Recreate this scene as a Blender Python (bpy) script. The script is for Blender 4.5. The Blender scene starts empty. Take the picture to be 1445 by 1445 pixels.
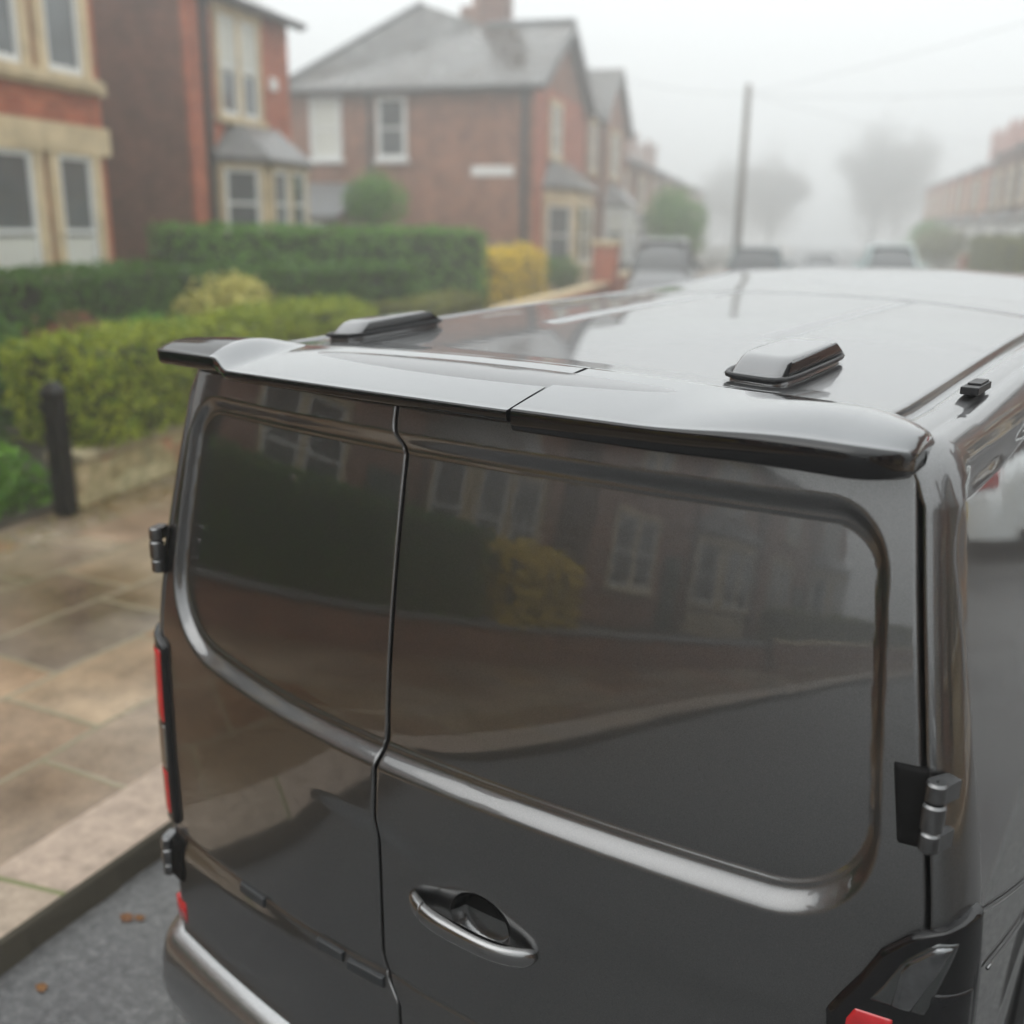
import bpy, math, random
import numpy as np
from mathutils import Vector, Matrix

R = random.Random(7)
NR = np.random.RandomState(11)
SC = bpy.context.scene
COL = SC.collection
rad = math.radians

# ------------------------------------------------------------------ helpers
def sstep(a, b, x):
    t = np.clip((np.asarray(x, float) - a) / (b - a), 0, 1)
    return t * t * (3 - 2 * t)

def hermite(xs, ys, x):
    xs = np.asarray(xs, float); ys = np.asarray(ys, float); x = np.asarray(x, float)
    m = np.gradient(ys, xs)
    i = np.clip(np.searchsorted(xs, x) - 1, 0, len(xs) - 2)
    h = xs[i + 1] - xs[i]
    t = np.clip((x - xs[i]) / h, 0, 1)
    t2, t3 = t * t, t * t * t
    return (2*t3-3*t2+1)*ys[i] + (t3-2*t2+t)*h*m[i] + (-2*t3+3*t2)*ys[i+1] + (t3-t2)*h*m[i+1]

def mk_obj(name, me, mat, parent=None):
    o = bpy.data.objects.new(name, me)
    COL.objects.link(o)
    for m in (mat if isinstance(mat, (list, tuple)) else [mat]):
        me.materials.append(m)
    if parent is not None:
        o.parent = parent
    return o

def raw_mesh(name, V, Q, smooth=True):
    """V (n,3), Q (m,k) constant-size faces"""
    V = np.asarray(V, np.float32); Q = np.asarray(Q, np.int32)
    me = bpy.data.meshes.new(name)
    me.vertices.add(len(V)); me.vertices.foreach_set('co', V.ravel())
    m, k = Q.shape
    me.loops.add(m * k); me.loops.foreach_set('vertex_index', Q.ravel())
    me.polygons.add(m); me.polygons.foreach_set('loop_start', np.arange(0, m * k, k, dtype=np.int32))
    me.polygons.foreach_set('use_smooth', np.full(m, smooth))
    me.update(calc_edges=True); me.validate()
    return me

def grid_faces(nu, nv, closed_v=False, off=0):
    a = np.arange(nu * nv).reshape(nu, nv) + off
    if closed_v:
        a = np.concatenate([a, a[:, :1]], axis=1)
    return np.stack([a[:-1, :-1], a[1:, :-1], a[1:, 1:], a[:-1, 1:]], axis=-1).reshape(-1, 4)

def grid_obj(name, G, mat, parent=None, closed_v=False, flip=False):
    nu, nv = G.shape[:2]
    F = grid_faces(nu, nv, closed_v)
    if flip:
        F = F[:, ::-1]
    return mk_obj(name, raw_mesh(name, G.reshape(-1, 3), F), mat, parent)

class MB:
    """collects shapes that make ONE mesh"""
    def __init__(s):
        s.v = []; s.f = []
    def poly(s, pts):
        n = len(s.v); s.v += [tuple(p) for p in pts]; s.f.append(tuple(range(n, n + len(pts))))
    def hexa(s, b, t):
        n = len(s.v); s.v += [tuple(p) for p in list(b) + list(t)]
        k = len(b)
        s.f.append(tuple(n + i for i in reversed(range(k)))); s.f.append(tuple(n + k + i for i in range(k)))
        for i in range(k):
            j = (i + 1) % k
            s.f.append((n + i, n + j, n + k + j, n + k + i))
        return s
    def box(s, x0, x1, y0, y1, z0, z1):
        return s.hexa([(x0, y0, z0), (x1, y0, z0), (x1, y1, z0), (x0, y1, z0)],
                      [(x0, y0, z1), (x1, y0, z1), (x1, y1, z1), (x0, y1, z1)])
    def tube(s, pts, r, n=10, cap=True):
        pts = [Vector(p) for p in pts]
        rs = r if isinstance(r, (list, tuple)) else [r] * len(pts)
        base = len(s.v)
        for i, p in enumerate(pts):
            d = (pts[min(i + 1, len(pts) - 1)] - pts[max(i - 1, 0)]).normalized()
            a = d.cross(Vector((0, 0, 1)) if abs(d.z) < .9 else Vector((1, 0, 0))).normalized(); b = d.cross(a)
            for k in range(n):
                t = 2 * math.pi * k / n
                s.v.append(tuple(p + a * (rs[i] * math.cos(t)) + b * (rs[i] * math.sin(t))))
        for i in range(len(pts) - 1):
            for k in range(n):
                k2 = (k + 1) % n
                s.f.append((base + i*n + k, base + i*n + k2, base + (i+1)*n + k2, base + (i+1)*n + k))
        if cap:
            s.f.append(tuple(base + k for k in reversed(range(n)))); s.f.append(tuple(base + (len(pts)-1)*n + k for k in range(n)))
        return s
    def lathe(s, prof, c=(0, 0, 0), axis='z', n=24):
        base = len(s.v)
        for (r, h) in prof:
            for k in range(n):
                t = 2 * math.pi * k / n; p, q = r * math.cos(t), r * math.sin(t)
                d = {'z': (p, q, h), 'x': (h, p, q), 'y': (p, h, q)}[axis]
                s.v.append((c[0] + d[0], c[1] + d[1], c[2] + d[2]))
        for i in range(len(prof) - 1):
            for k in range(n):
                k2 = (k + 1) % n
                s.f.append((base + i*n + k, base + i*n + k2, base + (i+1)*n + k2, base + (i+1)*n + k))
        return s
    def build(s, name, mat, parent=None, smooth=False, bevel=0, seg=2, angle=None):
        me = bpy.data.meshes.new(name)
        me.from_pydata(s.v, [], s.f); me.validate(); me.update()
        o = mk_obj(name, me, mat, parent)
        if smooth:
            for p in me.polygons: p.use_smooth = True
        if angle:
            for p in me.polygons: p.use_smooth = True
            me.set_sharp_from_angle(angle=rad(angle))
        if bevel:
            b = o.modifiers.new('bevel', 'BEVEL'); b.width = bevel; b.segments = seg; b.limit_method = 'ANGLE'; b.angle_limit = rad(35)
            if seg > 1:
                for p in me.polygons: p.use_smooth = True
                b.harden_normals = True
        return o

def tag(o, label=None, cat=None, group=None, kind=None):
    if label: o['label'] = label
    if cat: o['category'] = cat
    if group: o['group'] = group
    if kind: o['kind'] = kind
    return o

def empty(name, loc=(0, 0, 0), rz=0, label=None, cat=None, group=None):
    o = bpy.data.objects.new(name, None); COL.objects.link(o)
    o.empty_display_size = .2; o.location = loc; o.rotation_euler = (0, 0, rz)
    return tag(o, label, cat, group)

def copy_tree(o, parent=None):
    c = o.copy(); COL.objects.link(c)
    if parent is not None: c.parent = parent
    for ch in list(o.children): copy_tree(ch, c)
    return c

# ------------------------------------------------------------------ materials
class NT:
    def __init__(s, name):
        s.m = bpy.data.materials.new(name); s.m.use_nodes = True
        s.t = s.m.node_tree; s.b = s.t.nodes['Principled BSDF']
    def n(s, typ, **kw):
        x = s.t.nodes.new(typ)
        for k, v in kw.items():
            if k in x.inputs: x.inputs[k].default_value = v
            else: setattr(x, k, v)
        return x
    def l(s, a, b): s.t.links.new(a, b)
    def ramp(s, src, stops):
        r = s.n('ShaderNodeValToRGB'); e = r.color_ramp.elements
        while len(e) < len(stops): e.new(.5)
        for x, (p, c) in zip(e, stops):
            x.position = p; x.color = (*c, 1) if len(c) == 3 else c
        s.l(src, r.inputs['Fac']); return r
    def mix(s, fac, a, b, mode='MIX'):
        m = s.n('ShaderNodeMix', data_type='RGBA', blend_type=mode)
        for sock, v in ((m.inputs[0], fac), (m.inputs[6], a), (m.inputs[7], b)):
            if hasattr(v, 'links') or hasattr(v, 'is_linked'): s.l(v, sock)
            elif isinstance(v, (int, float)): sock.default_value = v
            else: sock.default_value = (*v, 1)
        return m.outputs[2]
    def math(s, op, a, b=0.0):
        m = s.n('ShaderNodeMath', operation=op)
        for sock, v in zip(m.inputs, (a, b)):
            if isinstance(v, (int, float)): sock.default_value = v
            else: s.l(v, sock)
        return m.outputs[0]
    def bump(s, h, strength, dist):
        b = s.n('ShaderNodeBump'); b.inputs['Strength'].default_value = strength; b.inputs['Distance'].default_value = dist
        s.l(h, b.inputs['Height']); s.l(b.outputs[0], s.b.inputs['Normal'])
    def set(s, **kw):
        for k, v in kw.items():
            i = s.b.inputs[k.replace('_', ' ')]
            i.default_value = (*v, 1) if isinstance(v, tuple) and len(v) == 3 else v
        return s

def simple(name, col, rough=.6, metal=0, coat=0, coat_r=.03, var=.12, scale=6, spec=.5):
    t = NT(name); t.set(Roughness=rough, Metallic=metal)
    t.b.inputs['Coat Weight'].default_value = coat; t.b.inputs['Coat Roughness'].default_value = coat_r
    t.b.inputs['Specular IOR Level'].default_value = spec
    tc = t.n('ShaderNodeTexCoord'); nz = t.n('ShaderNodeTexNoise', Scale=scale, Detail=6.0)
    t.l(tc.outputs['Object'], nz.inputs['Vector'])
    lo = tuple(c * (1 - var) for c in col); hi = tuple(min(1, c * (1 + var)) for c in col)
    r = t.ramp(nz.outputs['Fac'], [(.3, lo), (.7, hi)])
    t.l(r.outputs[0], t.b.inputs['Base Color'])
    return t.m

def paint(name, col, metal=.6, rough=.36, flake=.5):
    t = NT(name); t.set(Metallic=metal)
    tc = t.n('ShaderNodeTexCoord')
    v = t.n('ShaderNodeTexNoise', Scale=900.0, Detail=2.0); t.l(tc.outputs['Object'], v.inputs['Vector'])
    r = t.ramp(v.outputs['Fac'], [(.35, tuple(c * (1 - flake) for c in col)), (.7, tuple(c * (1 + flake) for c in col))])
    t.l(r.outputs[0], t.b.inputs['Base Color'])
    t.set(Roughness=rough)
    d = t.n('ShaderNodeTexNoise', Scale=3.0, Detail=8.0, Roughness=.65); t.l(tc.outputs['Object'], d.inputs['Vector'])
    cr = t.ramp(d.outputs['Fac'], [(.35, (.004,) * 3), (.75, (.022,) * 3)])
    t.l(cr.outputs[0], t.b.inputs['Coat Roughness'])
    t.b.inputs['Coat Weight'].default_value = 1.0; t.b.inputs['Coat IOR'].default_value = 1.88
    o = t.n('ShaderNodeTexNoise', Scale=22.0, Detail=1.0); t.l(tc.outputs['Object'], o.inputs['Vector'])
    b = t.n('ShaderNodeBump'); b.inputs['Strength'].default_value = .05; b.inputs['Distance'].default_value = .002
    t.l(o.outputs['Fac'], b.inputs['Height']); t.l(b.outputs[0], t.b.inputs['Coat Normal'])
    return t.m

def brick(name, c1, c2, mortar, scale=1.0, dirt=.35):
    t = NT(name); tc = t.n('ShaderNodeTexCoord'); sx = t.n('ShaderNodeSeparateXYZ'); t.l(tc.outputs['Object'], sx.inputs[0])
    cx = t.n('ShaderNodeCombineXYZ'); t.l(t.math('ADD', sx.outputs[0], sx.outputs[1]), cx.inputs[0]); t.l(sx.outputs[2], cx.inputs[1])
    b = t.n('ShaderNodeTexBrick', Scale=1.0); b.inputs['Brick Width'].default_value = .225 * scale; b.inputs['Row Height'].default_value = .075 * scale
    b.inputs['Mortar Size'].default_value = .006; b.inputs['Bias'].default_value = -.1
    b.inputs['Color1'].default_value = (*c1, 1); b.inputs['Color2'].default_value = (*c2, 1); b.inputs['Mortar'].default_value = (*mortar, 1)
    t.l(cx.outputs[0], b.inputs['Vector'])
    n1 = t.n('ShaderNodeTexNoise', Scale=1.3, Detail=8.0, Roughness=.7); t.l(tc.outputs['Object'], n1.inputs['Vector'])
    r = t.ramp(n1.outputs['Fac'], [(.3, (1 - dirt,) * 3), (.65, (1.1, 1.08, 1.05))])
    n2 = t.n('ShaderNodeTexVoronoi', Scale=3.2); t.l(tc.outputs['Object'], n2.inputs['Vector'])
    r2 = t.ramp(n2.outputs['Color'], [(.2, (.78, .74, .74)), (.8, (1.15, 1.1, 1.05))])
    c = t.mix(1.0, b.outputs['Color'], r.outputs[0], 'MULTIPLY'); c = t.mix(.7, c, r2.outputs[0], 'MULTIPLY')
    t.l(c, t.b.inputs['Base Color']); t.set(Roughness=.85)
    t.bump(b.outputs['Fac'], .5, -.008)
    return t.m

def leafmat(name, lo, hi, rough=.55):
    t = NT(name); a = t.n('ShaderNodeAttribute', attribute_name='tint')
    r = t.ramp(a.outputs['Fac'], [(0, lo), (1, hi)])
    t.l(r.outputs[0], t.b.inputs['Base Color']); t.set(Roughness=rough)
    t.b.inputs['Specular IOR Level'].default_value = .35
    # thin leaves let some light through
    tr = t.n('ShaderNodeBsdfTranslucent'); t.l(r.outputs[0], tr.inputs['Color'])
    mx = t.n('ShaderNodeMixShader'); mx.inputs[0].default_value = .3
    t.l(t.b.outputs[0], mx.inputs[1]); t.l(tr.outputs[0], mx.inputs[2])
    t.l(mx.outputs[0], t.t.nodes['Material Output'].inputs['Surface'])
    return t.m

PAINT = paint('dark_grey_metallic_paint', (.108, .109, .111), metal=1.0, rough=.36, flake=.3)
BLACKGLOSS = simple('gloss_black_plastic', (.003, .003, .0035), .12, 0, 1.0, .008, .1, 6, .0)
BLACKSAT = simple('satin_black_plastic', (.009, .009, .010), .38, 0, 0, .1, .2, 30, .28)
SPOIL = simple('gloss_spoiler_top', (.15, .155, .16), .10, 1.0, 1.0, .006, .04)
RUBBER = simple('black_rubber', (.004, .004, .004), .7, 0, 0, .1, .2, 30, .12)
STEEL = simple('dark_steel', (.13, .13, .132), .24, 1.0, .6, .04, .25, 40)
CHROME = simple('satin_chrome', (.6, .6, .6), .18, 1.0, 0, .05, .05, 40)
VENTGREY = paint('vent_grey_paint', (.07, .07, .073), metal=.6, rough=.3, flake=.1)
REDLENS = simple('red_lens', (.42, .008, .012), .15, 0, 1.0, .02, .15, 20)
CLEARLENS = simple('smoked_clear_lens', (.055, .06, .06), .15, .7, 1.0, .02, .25, 14)
SILVER = simple('lamp_reflector', (.30, .315, .315), .2, .95, 1.0, .03, .25, 18)
LAMPREF = simple('smoked_reflector', (.14, .145, .15), .16, .95, 1.0, .02, .5, 30)
TYRE = simple('tyre_rubber', (.012, .012, .012), .75, 0, 0, .1, .2, 30)
ALLOY = simple('alloy', (.4, .4, .41), .3, .9, 0, .1, .1)

# ------------------------------------------------------------------ van surfaces (van coordinates: x right, y forward, rear face at y = 0)
CX, DY, LA = .06, .10, .13
def HW(z): return hermite([-.3, -.1, .1, .5, .8, 1.1, 1.4, 1.65, 1.81, 2.0], [1.04, 1.085, 1.10, 1.105, 1.105, 1.088, 1.040, .997, .970, .935], z)
def rake(z): return .10 * np.clip((np.asarray(z, float) - 1.1) / .7, 0, 9) ** 1.5
def YR(x, z): return rake(z) + .07 * (np.asarray(x) / .9) ** 2
def plan(u, z, off=0.0, side=1):
    """point on the rounded rear corner; u runs outward from the door seam (u<0 door side)"""
    u, z = np.broadcast_arrays(np.asarray(u, float), np.asarray(z, float))
    def base(u):
        xs = HW(z) - CX; ph = np.clip(u / LA, 0, 1) * math.pi / 2
        x = np.where(u <= 0, xs + u, xs + CX * np.sin(ph))
        y = YR(x, z) + np.where(u <= 0, 0, DY * (1 - np.cos(ph))) + np.maximum(u - LA, 0)
        return x, y
    x, y = base(u); x1, y1 = base(u + .004); x0, y0 = base(u - .004)
    tx, ty = x1 - x0, y1 - y0; L = np.hypot(tx, ty) + 1e-9
    x = x + ty / L * off; y = y - tx / L * off
    return np.stack([x * side, y, z], -1)

GAPZ = [-.2, .2, .41, .45, .52, .885, .93, 1.03, 1.085, 1.11, 1.735, 1.80, 1.9]
GAPX = [-.08, -.08, -.085, -.12, -.144, -.149, -.147, -.142, -.130, -.127, -.134, -.152, -.152]
def gapx(z): return (np.interp(z - .006, GAPZ, GAPX) + np.interp(z, GAPZ, GAPX) + np.interp(z + .006, GAPZ, GAPX)) / 3

def h_rear(x, z):
    hw = .857 - .115 * (z - 1.70)
    px = np.abs((x + .014) * .857 / hw) - .012; pz = z - 1.410; pz = pz - np.where((pz < 0) & (x < 0), .060 * np.clip(np.abs(x) / .86, 0, 1.1) ** 2.5, 0)
    r = np.where(pz < 0, .165, .075)
    qx, qz = px - .857 + r, np.abs(pz) - .326 + r
    ox, oz = np.maximum(qx, 0), np.maximum(qz, 0)
    sd = np.hypot(ox, oz) - r + np.minimum(np.maximum(qx, qz), 0)
    L = np.hypot(ox, oz) + 1e-9
    gz = np.where(L > 1e-6, oz / L, np.where(qz > qx, 1.0, 0.0))
    w = .021 + np.where(pz < 0, .034, .026) * gz * gz
    s = np.clip(sd / w, 0, 1)
    ln = np.clip((s - .24) / .76, 0, 1); lin = .62 * ln + .38 * sstep(0, 1, ln)
    prof = .14 * sstep(0, .09, s) + .86 * lin
    h = .031 * (prof - 1.0)
    # scalloped waist line, dying out on the narrow door
    A = sstep(-.43, .10, x); zc = .905 - .035 * sstep(.1, .8, x)
    h = h - (.024 - .015 * sstep(-.14, .0, x)) * A * (1 - sstep(zc - .04 - .075 * A, zc, z))
    # fold above the bottom rubbing line
    h = h - .004 * np.exp(-((z - .474) / .004) ** 2)
    h = h + .010 * (1 - sstep(.40, .474, z))
    # finger recess behind the handle
    e = ((x - .150) / .078) ** 2 + ((z - .742) / .070) ** 2
    h = h - .034 * sstep(1.0, .60, e)
    return h

def axis_pts(a, b, step, edge=(0, .0015, .003, .005, .008)):
    e = list(edge)
    mid = np.linspace(a + e[-1] + step * .7, b - e[-1] - step * .7, max(2, int((b - a) / step)))
    return np.concatenate([a + np.array(e), mid, b - np.array(e[::-1])])

def rear_panel(name, xl, xr, z0, z1, parent, step=.0042):
    """outer skin of one rear door with rolled edges, as one mesh"""
    zz = axis_pts(z0, z1, step)
    s = axis_pts(0, 1, step / float(np.mean(xr(zz) - xl(zz))), edge=(0, .0016, .0035, .006, .010))
    Z = np.repeat(zz[:, None], len(s), 1)
    X = xl(zz)[:, None] * (1 - s)[None] + xr(zz)[:, None] * s[None]
    H = h_rear(X, Z)
    d = np.minimum(np.minimum(X - xl(Z), xr(Z) - X), np.minimum(Z - z0, z1 - Z))
    t = np.clip(d / .006, 0, 1)
    H = H - .006 * (1 - np.sqrt(np.maximum(0, 1 - (1 - t) ** 2)))
    Y = YR(X, Z) - H
    G = np.stack([X, Y, Z], -1)
    G = np.pad(G, ((1, 1), (1, 1), (0, 0)), mode='edge')     # folded flange
    for sl in ((0, slice(None)), (-1, slice(None)), (slice(None), 0), (slice(None), -1)):
        G[sl][..., 1] += .045
    return grid_obj(name, G, PAINT, parent)

G0 = .28                       # the van's origin stands this far above the road
van = empty('panel_van', (0, 0, G0), 0, 'dark grey metallic panel van with a black roof spoiler, parked by the left kerb', 'van')
seam = lambda z: HW(z) - CX

door_r = rear_panel('rear_door', lambda z: gapx(z) + .0035, lambda z: seam(z) - .008, .075, 1.842, van)
door_l = rear_panel('rear_door', lambda z: -seam(z) + .008, lambda z: gapx(z) - .0035, .075, 1.842, van)
door_r['label'] = 'wider rear door with pull handle'; door_l['label'] = 'narrower rear door'

# dark seal behind the door gaps
zz = np.linspace(.0, 1.848, 60); ss = np.linspace(-1, 1, 41)
X = ss[None] * (seam(zz)[:, None] + .03 - .06 * sstep(1.74, 1.84, zz)[:, None]); Z = np.repeat(zz[:, None], 41, 1)
grid_obj('door_seal', np.stack([X, YR(X, Z) + .075, Z], -1), RUBBER, van)

# ---- body shell: roof, shoulders, sides and rear pillars swept forward
def roof_c(y): return hermite([-.1, .2, 1.0, 2.3, 3.6, 4.1, 4.6, 5.0], [1.915, 1.925, 1.958, 1.990, 2.040, 2.02, 1.985, 1.93], y)
def roof_z(x, y): return roof_c(y) - .028 * (np.abs(x) / .8) ** 2.2
ditch = [(.800, 0), (.803, -.006), (.808, -.021), (.830, -.021), (.836, -.006), (.842, -.001), (.862, -.002), (.885, -.006), (.889, -.0105), (.893, -.008), (.91, -.016), (.93, -.031), (.944, -.052), (.958, -.075), (.968, -.100)]
def profile(y, dense):
    """half profile (x, z) from the roof centre down to the sill at station y"""
    xs = np.arange(0, .7999, .0125 if dense else .05)
    ze = float(roof_z(.8, y))
    P = [(x, float(roof_z(x, y))) for x in xs] + [(a, ze + b) for a, b in ditch]
    ztop = P[-1][1] - .012
    n1 = 110
    for z in np.concatenate([np.linspace(ztop, 1.05, n1), np.linspace(1.03, -.12, 40)]):
        P.append((float(HW(z)), float(z)))
    return np.array(P)
phis = np.linspace(0, 1, 15)
ys_r = np.concatenate([np.arange(.012, .9, .011), np.arange(.9, 2.7, .016), np.arange(2.7, 4.2, .05)])
rings = []
sideZ0, sideZ1, sideY0, sideY1 = .40, 1.845, .185, 2.6
def ring(k, d):
    ph = k * math.pi / 2
    P = profile(max(d, .2), True)
    t = np.gradient(P, axis=0); N = np.stack([-t[:, 1], t[:, 0]], -1); N /= (np.linalg.norm(N, axis=1, keepdims=True) + 1e-9)
    if N[0, 1] < 0: N = -N
    # the roll-over normals are smoothed so that the ditch keeps its shape
    x, z = P[:, 0], P[:, 1]
    roofw = 1 - sstep(.74, .93, x) * 1.0
    Nx = np.where(z < 1.5, 1.0, sstep(.70, .945, x)); Nz = np.sqrt(np.maximum(0, 1 - Nx ** 2))
    e = CX * (1 - math.sin(ph))
    X = x - Nx * e; Z = z - Nz * e * .9
    Y = YR(X, Z) + DY * (1 - math.cos(ph)) + d
    # roof pressings
    roof = (x < .79)
    grv = 2.30 - .30 * x ** 2
    Zp = -.016 * np.exp(-((Y - grv) / .018) ** 2) * roof
    rib = -.010 * np.exp(-((x - .335) / .022) ** 2) * sstep(.95, 1.05, Y) * (1 - sstep(2.2, 2.27, Y))
    Z = Z + Zp
    # recessed side panel
    qy, qz = np.abs(Y - (sideY0 + sideY1) / 2) - (sideY1 - sideY0) / 2 + .16, np.abs(Z - (sideZ0 + sideZ1) / 2) - (sideZ1 - sideZ0) / 2 + .16
    sd = np.hypot(np.maximum(qy, 0), np.maximum(qz, 0)) - .16 + np.minimum(np.maximum(qy, qz), 0)
    m = (1 - sstep(-.035, 0.0, sd)) * (.35 + .65 * sstep(1.05, 1.35, Z))
    X = X - .016 * m * (x > .9)
    half = np.stack([X, Y, Z], -1); halfR = half.copy(); halfR[:, 2] += rib
    left = half[::-1].copy(); left[:, 0] *= -1
    left[:, 2] += rib[::-1] * (half[::-1, 0] > .0)
    return np.concatenate([left[:-1], halfR], 0)
first = ring(0, 0.0)
fl = first.copy(); fl[:, 1] += .03; fl[:, 0] *= .996
rings = [fl] + [ring(k, 0.0) for k in phis] + [ring(1.0, d) for d in ys_r]
body = grid_obj('body', np.array(rings), PAINT, van)
for p in body.data.polygons: pass

# ---- nose, windscreen, wheels: the part of the van the roof line hides
def nose_sec(y, ztop, hwf):
    ts = np.linspace(0, math.pi, 33); c, s = np.cos(ts), np.sin(ts)
    zb = -.05
    X = np.sign(c) * np.abs(c) ** .35 * hwf; Z = zb + (ztop - zb) * np.abs(s) ** .30
    return np.stack([X, np.full(33, y), Z], -1)
y_end = float(rings[-1][len(first) // 2][1])
nose = np.array([nose_sec(y, a, b) for y, a, b in [(y_end - .10, 2.0, 1.03), (4.30, 1.98, 1.03), (4.45, 1.92, 1.03), (4.9, 1.40, 1.05), (5.0, 1.18, 1.06), (5.5, 1.06, 1.04), (5.72, .95, .98), (5.82, .6, .92), (5.83, .1, .9)]])
grid_obj('front_body', nose, PAINT, van)
ws = np.array([[(s * (.93 + .04 * t), 4.47 + .40 * t, 1.905 - .475 * t) for s in np.linspace(-1, 1, 9)] for t in np.linspace(0, 1, 7)])
ws[..., 2] += .012; ws[..., 1] += .008
grid_obj('windscreen', ws, simple('dark_glass', (.01, .012, .012), .05, 0, 1.0, .01, .1), van)
wm = MB(); R_ = .34
wm.lathe([(.20, -.1), (.30, -.11), (.335, -.095), (.34, -.06), (.34, .06), (.335, .095), (.30, .11), (.20, .1)], axis='x', n=40)
w0 = wm.build('wheel', TYRE, van, smooth=True); w0.location = (1.02, 1.50, R_ - G0)
rm = MB(); rm.lathe([(.001, .085), (.05, .09), (.06, .075), (.17, .07), (.19, .09), (.205, .095), (.205, -.08)], axis='x', n=40)
for k in range(5):
    a = k * 2 * math.pi / 5
    rm.tube([(.08, .04 * math.cos(a), .04 * math.sin(a)), (.085, .19 * math.cos(a), .19 * math.sin(a))], [.03, .022], 6)
rim0 = rm.build('rim', ALLOY, w0, smooth=True)
for (x, y, f) in ((-1.02, 1.50, math.pi), (.98, 4.75, 0), (-.98, 4.75, math.pi)):
    c = w0.copy(); COL.objects.link(c); c.location = (x, y, R_ - G0); c.rotation_euler = (0, 0, f)
    r = rim0.copy(); COL.objects.link(r); r.parent = c
for sx in (-1, 1):
    m = MB(); m.lathe([(.30, sx * 1.0), (.41, sx * 1.0), (.41, sx * 1.108), (.395, sx * 1.112), (.30, sx * 1.085)], (0, 1.50, R_ - G0), 'x', 40); m.build('wheel_arch', RUBBER, van, smooth=True)
ub = MB(); ub.box(-.98, .98, .35, 5.5, -.10, -.02); ub.build('underbody', RUBBER, van)

# ---- rear bumper
zb = np.array([.135, .128, .115, .10, .07, .03, -.02, -.07, -.12, -.145, -.15]); ob = np.array([-.03, .012, .035, .048, .062, .072, .078, .076, .066, .045, -.01])
us = np.concatenate([np.linspace(-1.05, -.1, 24), np.linspace(-.09, LA + .1, 26), np.linspace(LA + .14, .62, 8)])
rows = []
for side in (-1, 1):
    for u in (us[::-1] if side < 0 else us):
        if side > 0 and u < -1.04: continue
        rows.append(plan(np.full(len(zb), u), zb, ob + .0, side))
grid_obj('bumper', np.array(rows), paint('bumper_paint', (.32, .325, .33), metal=1.0, rough=.36), van)

# ---- tail lamps
def patch(zs, ul, ur, off, edge, side, n=18, dome=0.0):
    """slightly raised piece between the outlines ul(z) and ur(z) on the rear corner"""
    s = np.linspace(0, 1, n); rows = []
    for i, z in enumerate(zs):
        a, b = ul(z), ur(z); u = a + (b - a) * s
        d = np.minimum(np.minimum(u - a, b - u), min(z - zs[0], zs[-1] - z) if zs[-1] > zs[0] else min(zs[0] - z, z - zs[-1]))
        t = np.clip(d / edge, 0, 1)
        o = off * np.sqrt(np.maximum(0, 1 - (1 - t) ** 2)) - .004 * (t <= 0) + dome * np.sin(s * math.pi)
        rows.append(plan(u, np.full(n, z), o, side))
    return np.array(rows)
LZ = [.50, .60, .79, .870, .910, .966, 1.025, 1.068, 1.088, 1.112, 1.12]
LU = [-.05, -.10, -.155, -.163, -.142, -.108, -.078, -.035, -.004, .065, .085]
ul_o = lambda z: float(np.interp(z, LZ, LU)); ur_o = lambda z: .102
for side in (1, -1):
    lz = np.concatenate([[.50, .502, .505, .51], np.linspace(.52, 1.105, 60), [1.112, 1.116, 1.119, 1.12]])
    lamp = grid_obj('tail_light', patch(lz, ul_o if side > 0 else (lambda z: max(ul_o(z), -.034)), ur_o, .016, .010, side, 26), BLACKGLOSS, van)
    def piece(nm, z0, z1, a, b, mat, off=.0185, dome=0, n=14):
        zz_ = np.concatenate([[z0, z0 + .001, z0 + .003], np.linspace(z0 + .006, z1 - .006, 14), [z1 - .003, z1 - .001, z1]])
        ob_ = grid_obj(nm, patch(zz_, a, b, off, .005, side, n, dome), mat, lamp)
        ob_['label'] = nm.replace('_', ' '); return ob_
    inn = lambda z: ul_o(z) + .034
    if side > 0:
        piece('clear_lens', .928, 1.078, inn, lambda z: max(inn(z) + .01, .052 - (1.09 - z) * .30), CLEARLENS)
        piece('reflector', .930, 1.072, lambda z: max(inn(z) + .008, -.035 - (1.08 - z) * .15), lambda z: max(inn(z) + .016, .043 - (1.084 - z) * .42), LAMPREF, .0205, .004)
        piece('red_lens', .60, .905, lambda z: ul_o(z) + .03, lambda z: -.045, REDLENS)
        piece('outer_lens', .62, .98, lambda z: .0, lambda z: .082, simple('dark_lens', (.006, .006, .007), .12, 0, 1, .01, .1, 6, 0))
    else:
        piece('red_lens', .83, 1.06, lambda z: max(ul_o(z) + .02, -.03), lambda z: .095, REDLENS)
        piece('clear_lens', .68, .822, lambda z: -.03, lambda z: .095, SILVER)
        piece('red_lens', .53, .672, lambda z: -.02, lambda z: .095, REDLENS)
    rz = np.array([.165, .166, .17, .20, .235, .239, .24])
    grid_obj('reflector', patch(rz, lambda z: -.05, lambda z: .03, .012, .006, side, 12), REDLENS, van)

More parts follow.
